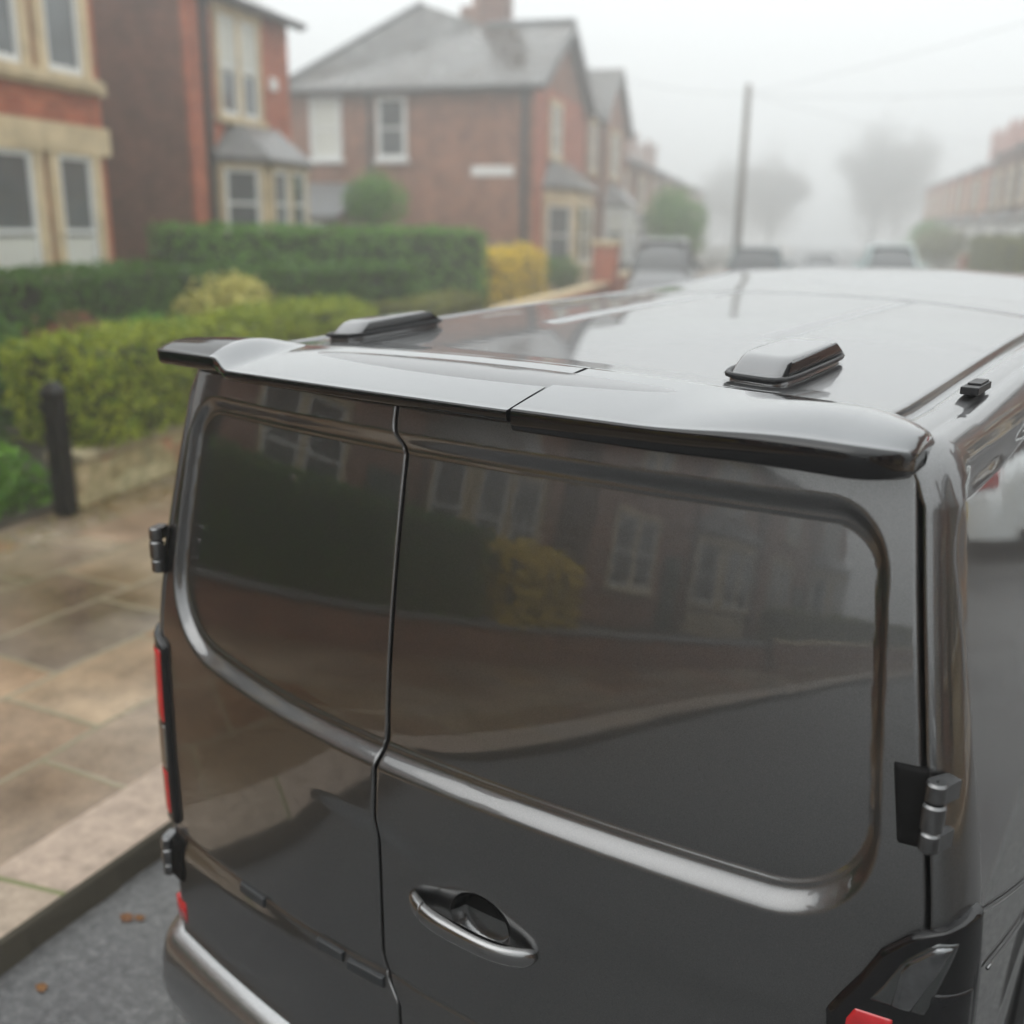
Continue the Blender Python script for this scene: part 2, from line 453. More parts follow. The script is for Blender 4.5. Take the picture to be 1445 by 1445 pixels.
# ---- hinges
def hinge(z, side, parent):
    z0, z1 = z - .068, z + .068
    zz_ = np.concatenate([[z0, z0 + .001, z0 + .004], np.linspace(z0 + .008, z1 - .008, 8), [z1 - .004, z1 - .001, z1]])
    h = grid_obj('hinge', patch(zz_, lambda q: -.052 if side > 0 or z < .8 else -.012, lambda q: .006, .010 if z > .8 else .022, .008, side, 12), RUBBER, parent)
    o = .020
    for (a, b, r, mt) in ((.030, .066, .0175, STEEL), (-.022, .028, .0195, STEEL), (-.060, -.024, .0175, STEEL)):
        c = plan(.006, z, o + .006, side)
        m = MB(); m.lathe([(.002, b), (r * .8, b), (r, b - .004), (r, a + .004), (r * .8, a), (.002, a)], (float(c[0]), float(c[1]), z), 'z', 28)
        if abs(a + .022) > .001:   # knuckle arms reach to the pillar
            q = plan(.040, z, .003, side); dv = np.array(q[:2]) - np.array(c[:2]); dv /= np.linalg.norm(dv); nn = np.array([-dv[1], dv[0]])
            ring4 = [(c[0] + nn[0] * .0168, c[1] + nn[1] * .0168), (q[0] + nn[0] * .013, q[1] + nn[1] * .013), (q[0] - nn[0] * .013, q[1] - nn[1] * .013), (c[0] - nn[0] * .0168, c[1] - nn[1] * .0168)]
            m.hexa([(float(x_), float(y_), z + a + .002) for x_, y_ in ring4], [(float(x_), float(y_), z + b - .002) for x_, y_ in ring4])
        else:
            q = plan(-.030, z, .006, side); dv = np.array(q[:2]) - np.array(c[:2]); dv /= np.linalg.norm(dv); nn = np.array([-dv[1], dv[0]])
            ring4 = [(c[0] + nn[0] * .010, c[1] + nn[1] * .010), (q[0] + nn[0] * .008, q[1] + nn[1] * .008), (q[0] - nn[0] * .008, q[1] - nn[1] * .008), (c[0] - nn[0] * .010, c[1] - nn[1] * .010)]
            if False: m.hexa([(float(x_), float(y_), z + a + .008) for x_, y_ in ring4], [(float(x_), float(y_), z + b - .008) for x_, y_ in ring4])
        m.build('knuckle', mt, h, angle=40)
    return h
hinge(1.300, 1, door_r); hinge(1.352, -1, door_l); hinge(.385, -1, door_l)

# ---- handle, key lock, recess
def bar(name, x0, x1, fn, mat, parent, n=40):
    xs = np.linspace(x0, x1, n); rows = []
    for x in xs:
        o, hz, hd, zc = fn(x)
        t = np.linspace(0, 2 * math.pi, 24, endpoint=False)
        zz2 = zc + np.sign(np.sin(t)) * np.abs(np.sin(t)) ** .75 * hz; yy = YR(x, .73) - o + np.sign(np.cos(t)) * np.abs(np.cos(t)) ** .85 * hd
        rows.append(np.stack([np.full(24, x), yy, zz2], -1))
    rows = np.array(rows)
    cap0 = rows[:1].mean(1, keepdims=True).repeat(24, 1); cap1 = rows[-1:].mean(1, keepdims=True).repeat(24, 1)
    return grid_obj(name, np.concatenate([cap0, rows, cap1]), mat, parent, closed_v=True)
HANDLE = paint('handle_dark_metallic', (.17, .17, .17), metal=1.0, rough=.26, flake=.15)
def hfn(x):
    t = np.clip((x + .045) / .345, 0, 1)
    o = -.008 + .042 * (1 - abs(2 * t - 1) ** 3.2)
    endt = np.sqrt(max(0, 1 - max(0, (abs(2 * t - 1) - .86) / .14) ** 2))
    return o, (.0240 - .003 * t) * max(.12, endt), .011 * max(.2, endt) + .005, .735 - .012 * t
bar('handle_cap', -.045, .012, hfn, HANDLE, door_r)
bar('handle', .0145, .300, hfn, HANDLE, door_r, 60)
m = MB(); yk = float(YR(-.02, .73)) - .0245
m.lathe([(.001, 0.0), (.004, .0), (.0045, .002), (.0085, .001), (.0105, .003), (.0115, .010)], (-.014, yk, .733), 'y', 24)
m.build('key_lock', CHROME, door_r, smooth=True)
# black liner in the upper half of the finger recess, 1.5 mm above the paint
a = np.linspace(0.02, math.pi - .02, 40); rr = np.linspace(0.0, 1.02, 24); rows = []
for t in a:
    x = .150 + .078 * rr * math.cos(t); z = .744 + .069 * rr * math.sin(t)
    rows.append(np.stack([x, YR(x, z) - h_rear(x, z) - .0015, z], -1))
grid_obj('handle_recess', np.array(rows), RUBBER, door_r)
# rubber blocks on the fold
for (x0, x1, z) in ((-.69, -.577, .458), (-.365, -.268, .452), (-.256, -.135, .442)):
    m = MB(); d = .011
    f = lambda x, z_, o: (x, float(YR(x, z_) - h_rear(np.array(x), np.array(z_))) - o, z_)
    m.hexa([f(x0, z - .013, -.01), f(x1, z - .013, -.01), f(x1, z - .013, d * .5), f(x0, z - .013, d * .5)], [f(x0, z + .018, -.01), f(x1, z + .018, -.01), f(x1 - .004, z + .014, d), f(x0 + .004, z + .014, d)])
    m.build('buffer_block', simple('grey_plastic', (.022, .024, .026), .4), door_l, bevel=.003)

# ---- spoiler in two mouldings
def spoiler_sec(x, left):
    ax = abs(x)
    rs = float(sstep(.60, .70, -x)) if left else float(sstep(.46, .78, ax))
    up = .032 * rs if left else .032 * rs
    tip = float(np.clip((ax - (.905 if left else .820)) / (.043 if left else .085), 0, 1)); tp = 1 - math.sqrt(max(0, 1 - tip ** 2))
    yl = .335 - .02 * ax - tp * .06; zl = float(roof_z(min(ax, .8), yl)) + .004 - (.008 if left else .02) * tp
    if ax > .8: zl -= (.02 if left else .035) * (ax - .8) / .15
    yt = .022 + .020 * (x / .9) ** 2 + tp * (.05 if left else .09) + (.030 * rs if left else 0)
    zt = 1.884 + up * .55 - (.006 * tp if left else .018 * tp) - .006 * float(sstep(.6, .95, x))
    if left: zt -= .004 * (1 - rs)
    th = (.026 + .013 * rs) if left else (.046 + .010 * rs)
    th *= 1 - (.12 if left else .45) * tp
    top = []
    for t in np.linspace(0, 1, 24):
        y = yl + (yt + .006 - yl) * t
        z = zl + (zt - zl) * (t * .86 + .14 * t * t) + .004 * math.sin(math.pi * t) + up * .9 * math.sin(math.pi * min(1, t * 1.02)) ** .8 * (.6 + .4 * t)
        if t < .06: z -= .005
        top.append((y, z))
    rn = .006 if left else .007 + .012 * rs * (1 - tp * .5)
    nose_ = [(yt + .006 - rn * math.sin(a), zt - rn * .8 * (1 - math.cos(a))) for a in np.linspace(.2, 1.45, 7)]
    ny = yt + .006 - rn
    z0_ = zt - rn * .8
    for f, o in ((.25, .0005), (.5, .0015), (.75, .004), (.90, .008), (1.0, .020)):
        nose_.append((ny + o, z0_ - (th - rn * .8) * f))
    und = [(yt + .050, zt - th + .001), (yt + .075, zt - .030), (yl - .08, zt - .026), (yl - .02, min(zl - .012, zt - .02)), (yl, zl - .012)]
    return np.array([(x, y, z) for y, z in top + nose_ + und])
def spoiler(x0, x1, n):
    xs = np.linspace(x0, x1, n)
    # crowd the sections towards both ends so that the tips are round
    xs = x0 + (x1 - x0) * (.5 - .5 * np.cos(np.linspace(0, math.pi, n)))
    Gs = np.array([spoiler_sec(x, x1 < .2) for x in xs])
    c0 = Gs[:1].mean(1, keepdims=True).repeat(Gs.shape[1], 1); c1 = Gs[-1:].mean(1, keepdims=True).repeat(Gs.shape[1], 1)
    lip0 = Gs[:1].copy(); lip1 = Gs[-1:].copy()
    o = grid_obj('spoiler', np.concatenate([c0, Gs, c1]), SPOIL, van, closed_v=True)
    o.data.materials.append(BLACKGLOSS); nv = Gs.shape[1]
    # the nose, the underside and the raised left tip are gloss black
    mi = np.array([[1 if (v >= 25 or (x0 < 0 and xs[min(max(u - 1, 0), n - 1)] < -.715)) else 0 for v in range(nv)] for u in range(n + 1)], np.int32)
    if len(o.data.polygons) == mi.size: o.data.polygons.foreach_set('material_index', mi.ravel())
    o.data.set_sharp_from_angle(angle=rad(50))
    return o
spoiler(-.948, .194, 150); spoiler(.205, .905, 120)

# ---- roof vents
def roof_vent(cx, cy, lx, ly, hgt, slit):
    z = lambda x, y: float(roof_z(abs(x), y))
    def rr(t, a, b, p=4):   # superellipse outline
        c, s = math.cos(t), math.sin(t)
        return a * math.copysign(abs(c) ** (2 / p), c), b * math.copysign(abs(s) ** (2 / p), s)
    prof = [(1.0, 1.0, -.01), (1.0, 1.0, .004), (.975, .985, .03), (.955, .945, .20), (.93, .89, .42), (.90, .83, .64), (.87, .775, .80), (.83, .725, .90), (.77, .67, .965), (.68, .60, .99), (.3, .3, 1.0), (.01, .01, 1.0)]
    rows = []
    for (sx, sy, h) in prof:
        row = []
        for k in range(56):
            px, py = rr(2 * math.pi * k / 56, lx * sx, ly * sy, 5)
            lean = .10 * ly * max(h, 0)
            row.append((cx + px, cy + py + lean * .2, z(cx + px, cy + py) + (hgt * h if h > 0 else h)))
        rows.append(row)
    v = grid_obj('roof_vent', np.array(rows), VENTGREY, van, closed_v=True)
    gr = []
    for (s, h) in ((1.12, .0), (1.14, .005), (1.10, .009), (1.0, .009), (.96, .004)):
        gr.append([(cx + a * s + math.copysign(.0, a), cy + b * (1 + (s - 1) * .4), z(cx + a, cy + b) + h) for a, b in (rr(2 * math.pi * k / 56, lx * 1.0, ly, 5) for k in range(56))])
    grid_obj('gasket', np.array(gr), BLACKSAT, v, closed_v=True)
    # dark louvre set in the long side
    s = slit; rows = []
    for f, xo, ti in ((.13, .955, .90), (.13, .978, .90), (.45, .948, .80), (.80, .895, .69), (.87, .855, .67), (.87, .82, .67)):
        rows.append([(cx + s * (lx * xo + .002), cy + ly * ti * q, z(cx + s * lx, cy + ly * q) + hgt * f) for q in np.linspace(-1, 1, 16)])
    grid_obj('louvre', np.array(rows), BLACKGLOSS, v)
    return v
roof_vent(.510, .615, .064, .200, .041, 1)
roof_vent(-.690, .675, .060, .190, .038, 1)

# roof rail mount cover
m = MB(); ze = float(roof_z(.8, .68))
m.box(.858, .892, .62, .745, ze - .012, ze + .003); m.box(.862, .888, .66, .74, ze + .003, ze + .007)
m.build('rail_mount', BLACKSAT, van, bevel=.003)

# side creases behind the lamp
def sidept(y, z, off): return (float(HW(z)) + off, y, z)
for (y0, z0, y1, z1) in ((.150, 1.105, 1.35, .54), (.30, .905, 1.6, .33)):
    m = MB(); m.tube([sidept(y0 + (y1 - y0) * t, z0 + (z1 - z0) * t, .0005) for t in np.linspace(0, 1, 24)], .0035, 8)
    m.build('side_crease', PAINT, van, smooth=True)

# ================================================================== the street
CXY = np.array((1.265, -1.4829)); SA = rad(19.0)
SV = np.array((-math.sin(SA), math.cos(SA))); TV = np.array((math.cos(SA), math.sin(SA)))
def W(a, b, z=0.0):
    p = CXY + a * SV + b * TV
    return (float(p[0]), float(p[1]), z)
ROT = SA + math.pi / 2         # local x runs along the street, local y away from it on the left side
KA = rad(9.7)

# --- road, pavements, verge
def asphalt():
    t = NT('wet_asphalt'); tc = t.n('ShaderNodeTexCoord')
    n = t.n('ShaderNodeTexNoise', Scale=26.0, Detail=8.0, Roughness=.85); t.l(tc.outputs['Object'], n.inputs['Vector'])
    r = t.ramp(n.outputs['Fac'], [(.32, (.03, .031, .032)), (.52, (.10, .10, .10)), (.7, (.24, .24, .235))])
    n2 = t.n('ShaderNodeTexNoise', Scale=1.1, Detail=6.0); t.l(tc.outputs['Object'], n2.inputs['Vector'])
    r2 = t.ramp(n2.outputs['Fac'], [(.35, (.7, .7, .72)), (.65, (1.1, 1.1, 1.08))])
    t.l(t.mix(1, r.outputs[0], r2.outputs[0], 'MULTIPLY'), t.b.inputs['Base Color'])
    rr = t.ramp(n2.outputs['Fac'], [(.35, (.22,) * 3), (.62, (.62,) * 3)]); t.l(rr.outputs[0], t.b.inputs['Roughness'])
    t.bump(n.outputs['Fac'], .6, .006); return t.m
def flags(name, bw, rh, cols, mortar, off=.37, msize=.018, rot=0.0, moss=True, scale=1):
    t = NT(name); tc = t.n('ShaderNodeTexCoord')
    mp = t.n('ShaderNodeMapping'); mp.inputs['Rotation'].default_value = (0, 0, rot); t.l(tc.outputs['Object'], mp.inputs[0])
    nw = t.n('ShaderNodeTexNoise', Scale=2.2, Detail=3.0); t.l(mp.outputs[0], nw.inputs['Vector'])
    va = t.n('ShaderNodeVectorMath', operation='MULTIPLY_ADD'); t.l(nw.outputs['Color'], va.inputs[0]); va.inputs[1].default_value = (.07, .07, 0); t.l(mp.outputs[0], va.inputs[2])
    def br(c1, c2, mo):
        b = t.n('ShaderNodeTexBrick', Scale=1.0, offset=off, squash=1.25, squash_frequency=3)
        b.inputs['Brick Width'].default_value = bw; b.inputs['Row Height'].default_value = rh; b.inputs['Mortar Size'].default_value = msize
        b.inputs['Mortar Smooth'].default_value = .6
        b.inputs['Color1'].default_value = (*c1, 1); b.inputs['Color2'].default_value = (*c2, 1); b.inputs['Mortar'].default_value = (*mo, 1)
        t.l(va.outputs[0], b.inputs['Vector']); return b
    b = br((0, 0, 0), (1, 1, 1), (.5, .5, .5))
    pal = t.ramp(b.outputs['Color'], [(i / (len(cols) - 1), c) for i, c in enumerate(cols)])
    n1 = t.n('ShaderNodeTexNoise', Scale=3.5 * scale, Detail=9.0, Roughness=.7); t.l(tc.outputs['Object'], n1.inputs['Vector'])
    n5 = t.n('ShaderNodeTexNoise', Scale=.55 * scale, Detail=4.0); t.l(tc.outputs['Object'], n5.inputs['Vector'])
    g5 = t.ramp(n5.outputs['Fac'], [(.38, (.50, .41, .32)), (.64, (1.06, 1.03, .98))])
    g = t.ramp(n1.outputs['Fac'], [(.3, (.55, .54, .52)), (.7, (1.2, 1.17, 1.1))])
    n3 = t.n('ShaderNodeTexNoise', Scale=45.0, Detail=5.0, Roughness=.8); t.l(tc.outputs['Object'], n3.inputs['Vector'])
    g3 = t.ramp(n3.outputs['Fac'], [(.3, (.72, .72, .72)), (.7, (1.2, 1.2, 1.2))])
    c = t.mix(1, pal.outputs[0], g.outputs[0], 'MULTIPLY'); c = t.mix(1, c, g5.outputs[0], 'MULTIPLY'); c = t.mix(.8, c, g3.outputs[0], 'MULTIPLY')
    n4 = t.n('ShaderNodeTexNoise', Scale=1.6, Detail=4.0); t.l(tc.outputs['Object'], n4.inputs['Vector'])
    mo = t.ramp(n4.outputs['Fac'], [(.38, mortar), (.62, (.155, .145, .085) if moss else mortar)])
    c = t.mix(b.outputs['Fac'], c, mo.outputs[0]); t.l(c, t.b.inputs['Base Color'])
    rr = t.ramp(n5.outputs['Fac'], [(.38, (.06,) * 3), (.68, (.34,) * 3)]); t.l(rr.outputs[0], t.b.inputs['Roughness'])
    h = t.math('SUBTRACT', t.math('MULTIPLY', n1.outputs['Fac'], .25), b.outputs['Fac']); t.bump(h, .5, .012)
    return t.m
ASPH = asphalt()
YORK = [(.29, .19, .115), (.32, .285, .25), (.37, .285, .19), (.235, .21, .19), (.40, .33, .25), (.28, .16, .10), (.34, .30, .26)]
FLAG = flags('york_stone_flags', .92, .68, YORK, (.25, .22, .15), rot=-(math.pi / 2 + KA))
KERBM = flags('sandstone_kerb', .95, .40, [(.46, .37, .28), (.55, .45, .36), (.48, .42, .35), (.52, .40, .32)], (.22, .2, .12), off=0, msize=.012, rot=0)
SOIL = simple('garden_soil', (.05, .045, .03), .9, var=.5, scale=3)

ground = MB(); ground.box(-172, 172, -172, 172, -.5, 0.0)
tag(ground.build('road', ASPH), kind='structure')
KP = [(-60, -4.6), (-25, -4.4), (-9, -3.95), (-4, -3.55), (0, -2.86), (2.29, -2.47), (3.5, -2.27), (5.5, -2.02), (9, -2.0), (14, -2.3), (20, -2.6), (40, -2.7), (160, -2.7)]
ka = np.concatenate([np.arange(-60, -10, 2.0), np.arange(-10, 22, .4), np.arange(22, 161, 4.0)]); kb = hermite([p[0] for p in KP], [p[1] for p in KP], ka)
def strip(name, a, b0, b1, z0, z1, mat, kind='structure', loc=None):
    m = MB()
    for i in range(len(a) - 1):
        q = [W(a[i], b0[i]), W(a[i + 1], b0[i + 1]), W(a[i + 1], b1[i + 1]), W(a[i], b1[i])]
        m.poly([(x, y, z1) for x, y, _ in q])
        m.poly([(q[3][0], q[3][1], z1), (q[2][0], q[2][1], z1), (q[2][0], q[2][1], z0), (q[3][0], q[3][1], z0)])
    return tag(m.build(name, mat), kind=kind)
strip('pavement', ka, np.full(len(ka), -6.3), kb - .345, .02, .118, FLAG)
# the kerb stones follow the bend, so the joints are laid along the kerb
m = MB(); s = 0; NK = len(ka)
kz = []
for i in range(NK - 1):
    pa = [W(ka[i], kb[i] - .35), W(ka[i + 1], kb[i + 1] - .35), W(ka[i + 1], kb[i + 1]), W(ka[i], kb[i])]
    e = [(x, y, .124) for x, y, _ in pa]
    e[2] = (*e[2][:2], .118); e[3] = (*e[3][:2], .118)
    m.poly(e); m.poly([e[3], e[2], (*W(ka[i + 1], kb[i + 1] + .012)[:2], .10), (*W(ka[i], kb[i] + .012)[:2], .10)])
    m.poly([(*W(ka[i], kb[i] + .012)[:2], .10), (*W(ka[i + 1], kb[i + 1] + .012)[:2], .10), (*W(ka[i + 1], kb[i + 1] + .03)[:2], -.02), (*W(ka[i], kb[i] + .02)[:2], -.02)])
def kerbmat():
    t = NT('kerb_stone'); uvm = t.n('ShaderNodeUVMap')
    b = t.n('ShaderNodeTexBrick', Scale=1.0, offset=0); b.inputs['Brick Width'].default_value = .95; b.inputs['Row Height'].default_value = 4; b.inputs['Mortar Size'].default_value = .012
    b.inputs['Color1'].default_value = (0, 0, 0, 1); b.inputs['Color2'].default_value = (1, 1, 1, 1); t.l(uvm.outputs[0], b.inputs['Vector'])
    pal = t.ramp(b.outputs['Color'], [(0, (.31, .25, .19)), (.4, (.37, .29, .23)), (.7, (.30, .26, .22)), (1, (.35, .27, .21))])
    tc = t.n('ShaderNodeTexCoord')
    n1 = t.n('ShaderNodeTexNoise', Scale=14.0, Detail=8.0, Roughness=.75); t.l(tc.outputs['Object'], n1.inputs['Vector'])
    g = t.ramp(n1.outputs['Fac'], [(.32, (.6, .58, .56)), (.68, (1.2, 1.18, 1.16))])
    c = t.mix(1, pal.outputs[0], g.outputs[0], 'MULTIPLY'); c = t.mix(b.outputs['Fac'], c, (.13, .14, .05))
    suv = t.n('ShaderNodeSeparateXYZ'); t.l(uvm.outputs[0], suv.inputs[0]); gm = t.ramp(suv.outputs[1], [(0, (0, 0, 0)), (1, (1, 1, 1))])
    c = t.mix(t.math('GREATER_THAN', suv.outputs[1], 1.48), c, (.07, .062, .045)); t.l(c, t.b.inputs['Base Color'])  # road-side face darkened: wet gutter grime plus its shade painted into the colour
    t.set(Roughness=.5); t.bump(n1.outputs['Fac'], .4, .008); return t.m
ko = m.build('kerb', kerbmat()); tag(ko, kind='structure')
uvl = ko.data.uv_layers.new(name='UVMap'); arc = np.concatenate([[0], np.cumsum(np.hypot(np.diff(ka), np.diff(kb)))])
for p in ko.data.polygons:
    i = p.index // 3; k = p.index % 3
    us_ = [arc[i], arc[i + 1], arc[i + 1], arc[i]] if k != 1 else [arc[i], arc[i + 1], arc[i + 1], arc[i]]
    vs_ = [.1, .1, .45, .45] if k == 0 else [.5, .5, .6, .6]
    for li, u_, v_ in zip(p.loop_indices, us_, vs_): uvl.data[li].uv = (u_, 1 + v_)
# front gardens behind the pavement, far pavement and gardens on the right
strip('garden_ground', np.array([-60., 160.]), np.array([-170., -170.]), np.array([-6.0, -6.0]), .0, .16, SOIL)
ra = np.arange(-60, 161, 5.0)
strip('pavement', ra, np.full(len(ra), 9.0), np.full(len(ra), 5.7), .0, .115, FLAG)
m = MB()
for i in range(len(ra) - 1):
    q = [W(ra[i], 5.7), W(ra[i + 1], 5.7), W(ra[i + 1], 5.7)]
    m.poly([W(ra[i], 5.4, .115), W(ra[i + 1], 5.4, .115), W(ra[i + 1], 5.71, .119), W(ra[i], 5.71, .119)]); m.poly([W(ra[i], 5.4, .115), W(ra[i + 1], 5.4, .115), W(ra[i + 1], 5.4, -.01), W(ra[i], 5.4, -.01)])
tag(m.build('kerb', KERBM), kind='structure')

# --- fallen leaves in the gutter
LEAFO = leafmat('fallen_leaf_orange', (.16, .06, .018), (.26, .13, .03), .4)
for i, (px, py) in enumerate([(-1.62, -.08), (-1.70, .30), (-1.66, .33)]):
    m = MB(); n = 10; s = .020 + .010 * R.random(); a0 = R.random() * 6
    pts = [(px + s * math.cos(a0 + k * .628) * (1 + .25 * math.cos(3 * k)), py + s * .7 * math.sin(a0 + k * .628) * (1 + .2 * math.sin(2 * k)), .006 + .008 * R.random()) for k in range(n)]
    for k in range(n): m.poly([(px, py, .014), pts[k], pts[(k + 1) % n]])
    o = m.build('fallen_leaf', LEAFO, smooth=True)
    at = o.data.attributes.new('tint', 'FLOAT', 'POINT'); at.data.foreach_set('value', np.full(len(o.data.vertices), R.random(), np.float32))
    tag(o, 'wet orange leaf fallen on the road beside the kerb', 'leaf', 'fallen leaves in the gutter')

# --- foliage
def leaves(name, P, N, size, mat, parent=None, jitter=.5):
    """many small leaves at points P, facing roughly along N, as one mesh"""
    n = len(P)
    d = N + NR.normal(0, jitter, (n, 3)); d /= np.linalg.norm(d, axis=1, keepdims=True) + 1e-9
    a = np.cross(d, NR.normal(0, 1, (n, 3))); a /= np.linalg.norm(a, axis=1, keepdims=True) + 1e-9
    b = np.cross(d, a); s = size * NR.uniform(.6, 1.3, (n, 1))
    V = np.stack([P - a * s, P - b * s * .5 + d * s * .12, P + a * s, P + b * s * .5 + d * s * .12], 1).reshape(-1, 3)
    me = raw_mesh(name, V, np.arange(4 * n).reshape(n, 4), smooth=False)
    at = me.attributes.new('tint', 'FLOAT', 'POINT'); at.data.foreach_set('value', np.repeat(np.clip(NR.normal(.5, .28, n), 0, 1), 4).astype(np.float32))
    return mk_obj(name, me, mat, parent)

def lump(p, f=1.0):
    """cheap smooth noise for uneven outlines"""
    x, y, z = p[..., 0] * f, p[..., 1] * f, p[..., 2] * f
    return (np.sin(2.1 * x + 1.3 * y) * np.cos(1.7 * y - .9 * z) + .6 * np.sin(4.3 * x - 2.2 * z + 1.1) * np.sin(3.9 * y + .4) + .35 * np.sin(9.1 * x + 7.7 * y + 8.3 * z)) / 1.95

def hedge(name, pts, width, z0, z1, mats, label, cat='hedge', n=5000, size=.05, rough=.05, group=None, round_=.12):
    """clipped hedge along the street-coordinate polyline pts, foliage shell round a twiggy core"""
    root = empty(name, W(*pts[0], 0), 0, label, cat, group); O = np.array(root.location)
    P = np.array([W(*p) for p in pts])[:, :2]; seg = np.hypot(*np.diff(P, axis=0).T); L = seg.sum(); cum = np.concatenate([[0], np.cumsum(seg)])
    def at(s):
        x = np.interp(s, cum, P[:, 0]); y = np.interp(s, cum, P[:, 1]); i = np.clip(np.searchsorted(cum, s) - 1, 0, len(seg) - 1)
        t = np.diff(P, axis=0)[i] / seg[i][:, None]; return np.stack([x, y], -1), t
    h = z1 - z0; per = np.array([h, width, h]); tot = L * per.sum() + 2 * width * h
    cnt = (n * np.array([L * h, L * width, L * h, width * h, width * h]) / tot).astype(int)
    Ps, Ns = [], []
    for face, c in enumerate(cnt):
        s = NR.uniform(0, L, c); v = NR.uniform(0, 1, c)
        if face == 1: q = (v - .5) * width; z = np.full(c, z1); nn = np.array([0, 0, 1.])
        elif face in (0, 2): q = np.full(c, width / 2 * (1 if face == 0 else -1)); z = z0 + v * h
        else: q = (NR.uniform(0, 1, c) - .5) * width; z = z0 + v * h; s = np.full(c, 0.0 if face == 3 else L)
        p, t = at(s); nrm = np.stack([t[:, 1], -t[:, 0]], -1)
        if face == 1: n3 = np.tile([0, 0, 1.], (c, 1))
        elif face in (0, 2): n3 = np.concatenate([nrm * (1 if face == 0 else -1), np.full((c, 1), .25)], 1)
        else: n3 = np.concatenate([t * (1 if face == 4 else -1), np.full((c, 1), .25)], 1)
        X = np.concatenate([p + nrm * q[:, None], z[:, None]], 1)
        # rounded top edges
        e = np.maximum(0, np.abs(q) - (width / 2 - round_)) / round_; f = np.maximum(0, z - (z1 - round_)) / round_
        X[:, 2] -= round_ * .35 * e * f
        X += n3 * (rough * lump(X, 1.6) + NR.normal(0, rough * .45, c))[:, None]
        Ps.append(X); Ns.append(n3)
    X = np.concatenate(Ps) - O
    leaves('foliage', X, np.concatenate(Ns), size, mats[0], root)
    m = MB()
    for i in range(len(P) - 1):
        t = (P[i + 1] - P[i]) / seg[i]; nn = np.array([t[1], -t[0]]) * (width / 2 - rough * 1.6); e0 = t * (.06 if i == 0 else 0); e1 = t * (.06 if i == len(P) - 2 else 0)
        c = [P[i] + e0 - nn, P[i + 1] - e1 - nn, P[i + 1] - e1 + nn, P[i] + e0 + nn]
        m.hexa([(*(q - O[:2]), z0) for q in c], [(*(q - O[:2]), z1 - rough * 1.8) for q in c])
    m.build('core', mats[1], root)
    return root

CORE = simple('hedge_twigs', (.022, .026, .012), .9, var=.5, scale=8)
L_YEL = leafmat('privet_leaves', (.10, .175, .010), (.38, .42, .025))
L_DRK = leafmat('dark_hedge_leaves', (.030, .095, .010), (.10, .22, .022))
L_MID = leafmat('mid_green_leaves', (.055, .17, .012), (.16, .34, .035))
L_GLD = leafmat('golden_leaves', (.55, .40, .004), (.85, .62, .012))
L_PAL = leafmat('pale_yellow_leaves', (.42, .40, .08), (.62, .56, .18))
L_RST = leafmat('russet_leaves', (.12, .05, .025), (.24, .10, .045))
L_OLV = leafmat('olive_leaves', (.10, .12, .02), (.21, .21, .04))
L_GRY = leafmat('winter_twigs', (.24, .23, .215), (.38, .365, .34), .8)

def shrub(name, a, b, z0, rx, rz, mat, label, cat='shrub', n=1500, size=.05, group=None, trunk=None, hollow=.55, clumps=9):
    root = empty(name, W(a, b, 0), 0, label, cat, group)
    cs = [(np.array([0, 0, z0 + rz]), 1.0)]
    for k in range(clumps):
        d = NR.normal(0, 1, 3); d[2] = abs(d[2]) * .8 - .15; d /= np.linalg.norm(d)
        cs.append((np.array([d[0] * rx * .55, d[1] * rx * .55, z0 + rz + d[2] * rz * .55]), NR.uniform(.38, .62)))
    Ps, Ns = [], []
    for c, f in cs:
        k = int(n * f / sum(q for _, q in cs)); d = NR.normal(0, 1, (k, 3)); d /= np.linalg.norm(d, axis=1, keepdims=True)
        r = NR.uniform(hollow, 1.05, (k, 1)) ** .6
        r = r * (1 + .15 * lump(d * 3 + c, 1.2))[:, None]
        X = c + d * r * np.array([rx, rx, rz]) * f; X[:, 2] = np.maximum(X[:, 2], z0 + .02)
        Ps.append(X); Ns.append(d + np.array([0, 0, .3]))
    leaves('crown' if trunk else 'foliage', np.concatenate(Ps), np.concatenate(Ns), size, mat, root)
    if trunk:
        m = MB(); m.tube([(0, 0, 0), (.03, .02, (z0 + rz) * .5), (0, 0, z0 + rz)], [trunk, trunk * .8, trunk * .5], 8)
        for k in range(7):
            t = k * .9; h = z0 + rz * (.3 + .1 * k)
            m.tube([(0, 0, h * .8), (rx * .35 * math.cos(t), rx * .35 * math.sin(t), h + rz * .2), (rx * .75 * math.cos(t), rx * .75 * math.sin(t), h + rz * .5)], [trunk * .45, trunk * .28, trunk * .1], 6)
        m.build('trunk', simple('bark', (.075, .065, .05), .9, var=.4, scale=9), root, smooth=True)
    else:
        m = MB()
        for k in range(7):
            t = k * .9; m.tube([(0, 0, 0), (rx * .3 * math.cos(t), rx * .3 * math.sin(t), z0 + rz * .8), (rx * .6 * math.cos(t), rx * .6 * math.sin(t), z0 + rz * 1.4)], [.025, .018, .008], 5)
        m.build('stems', CORE, root)
    return root

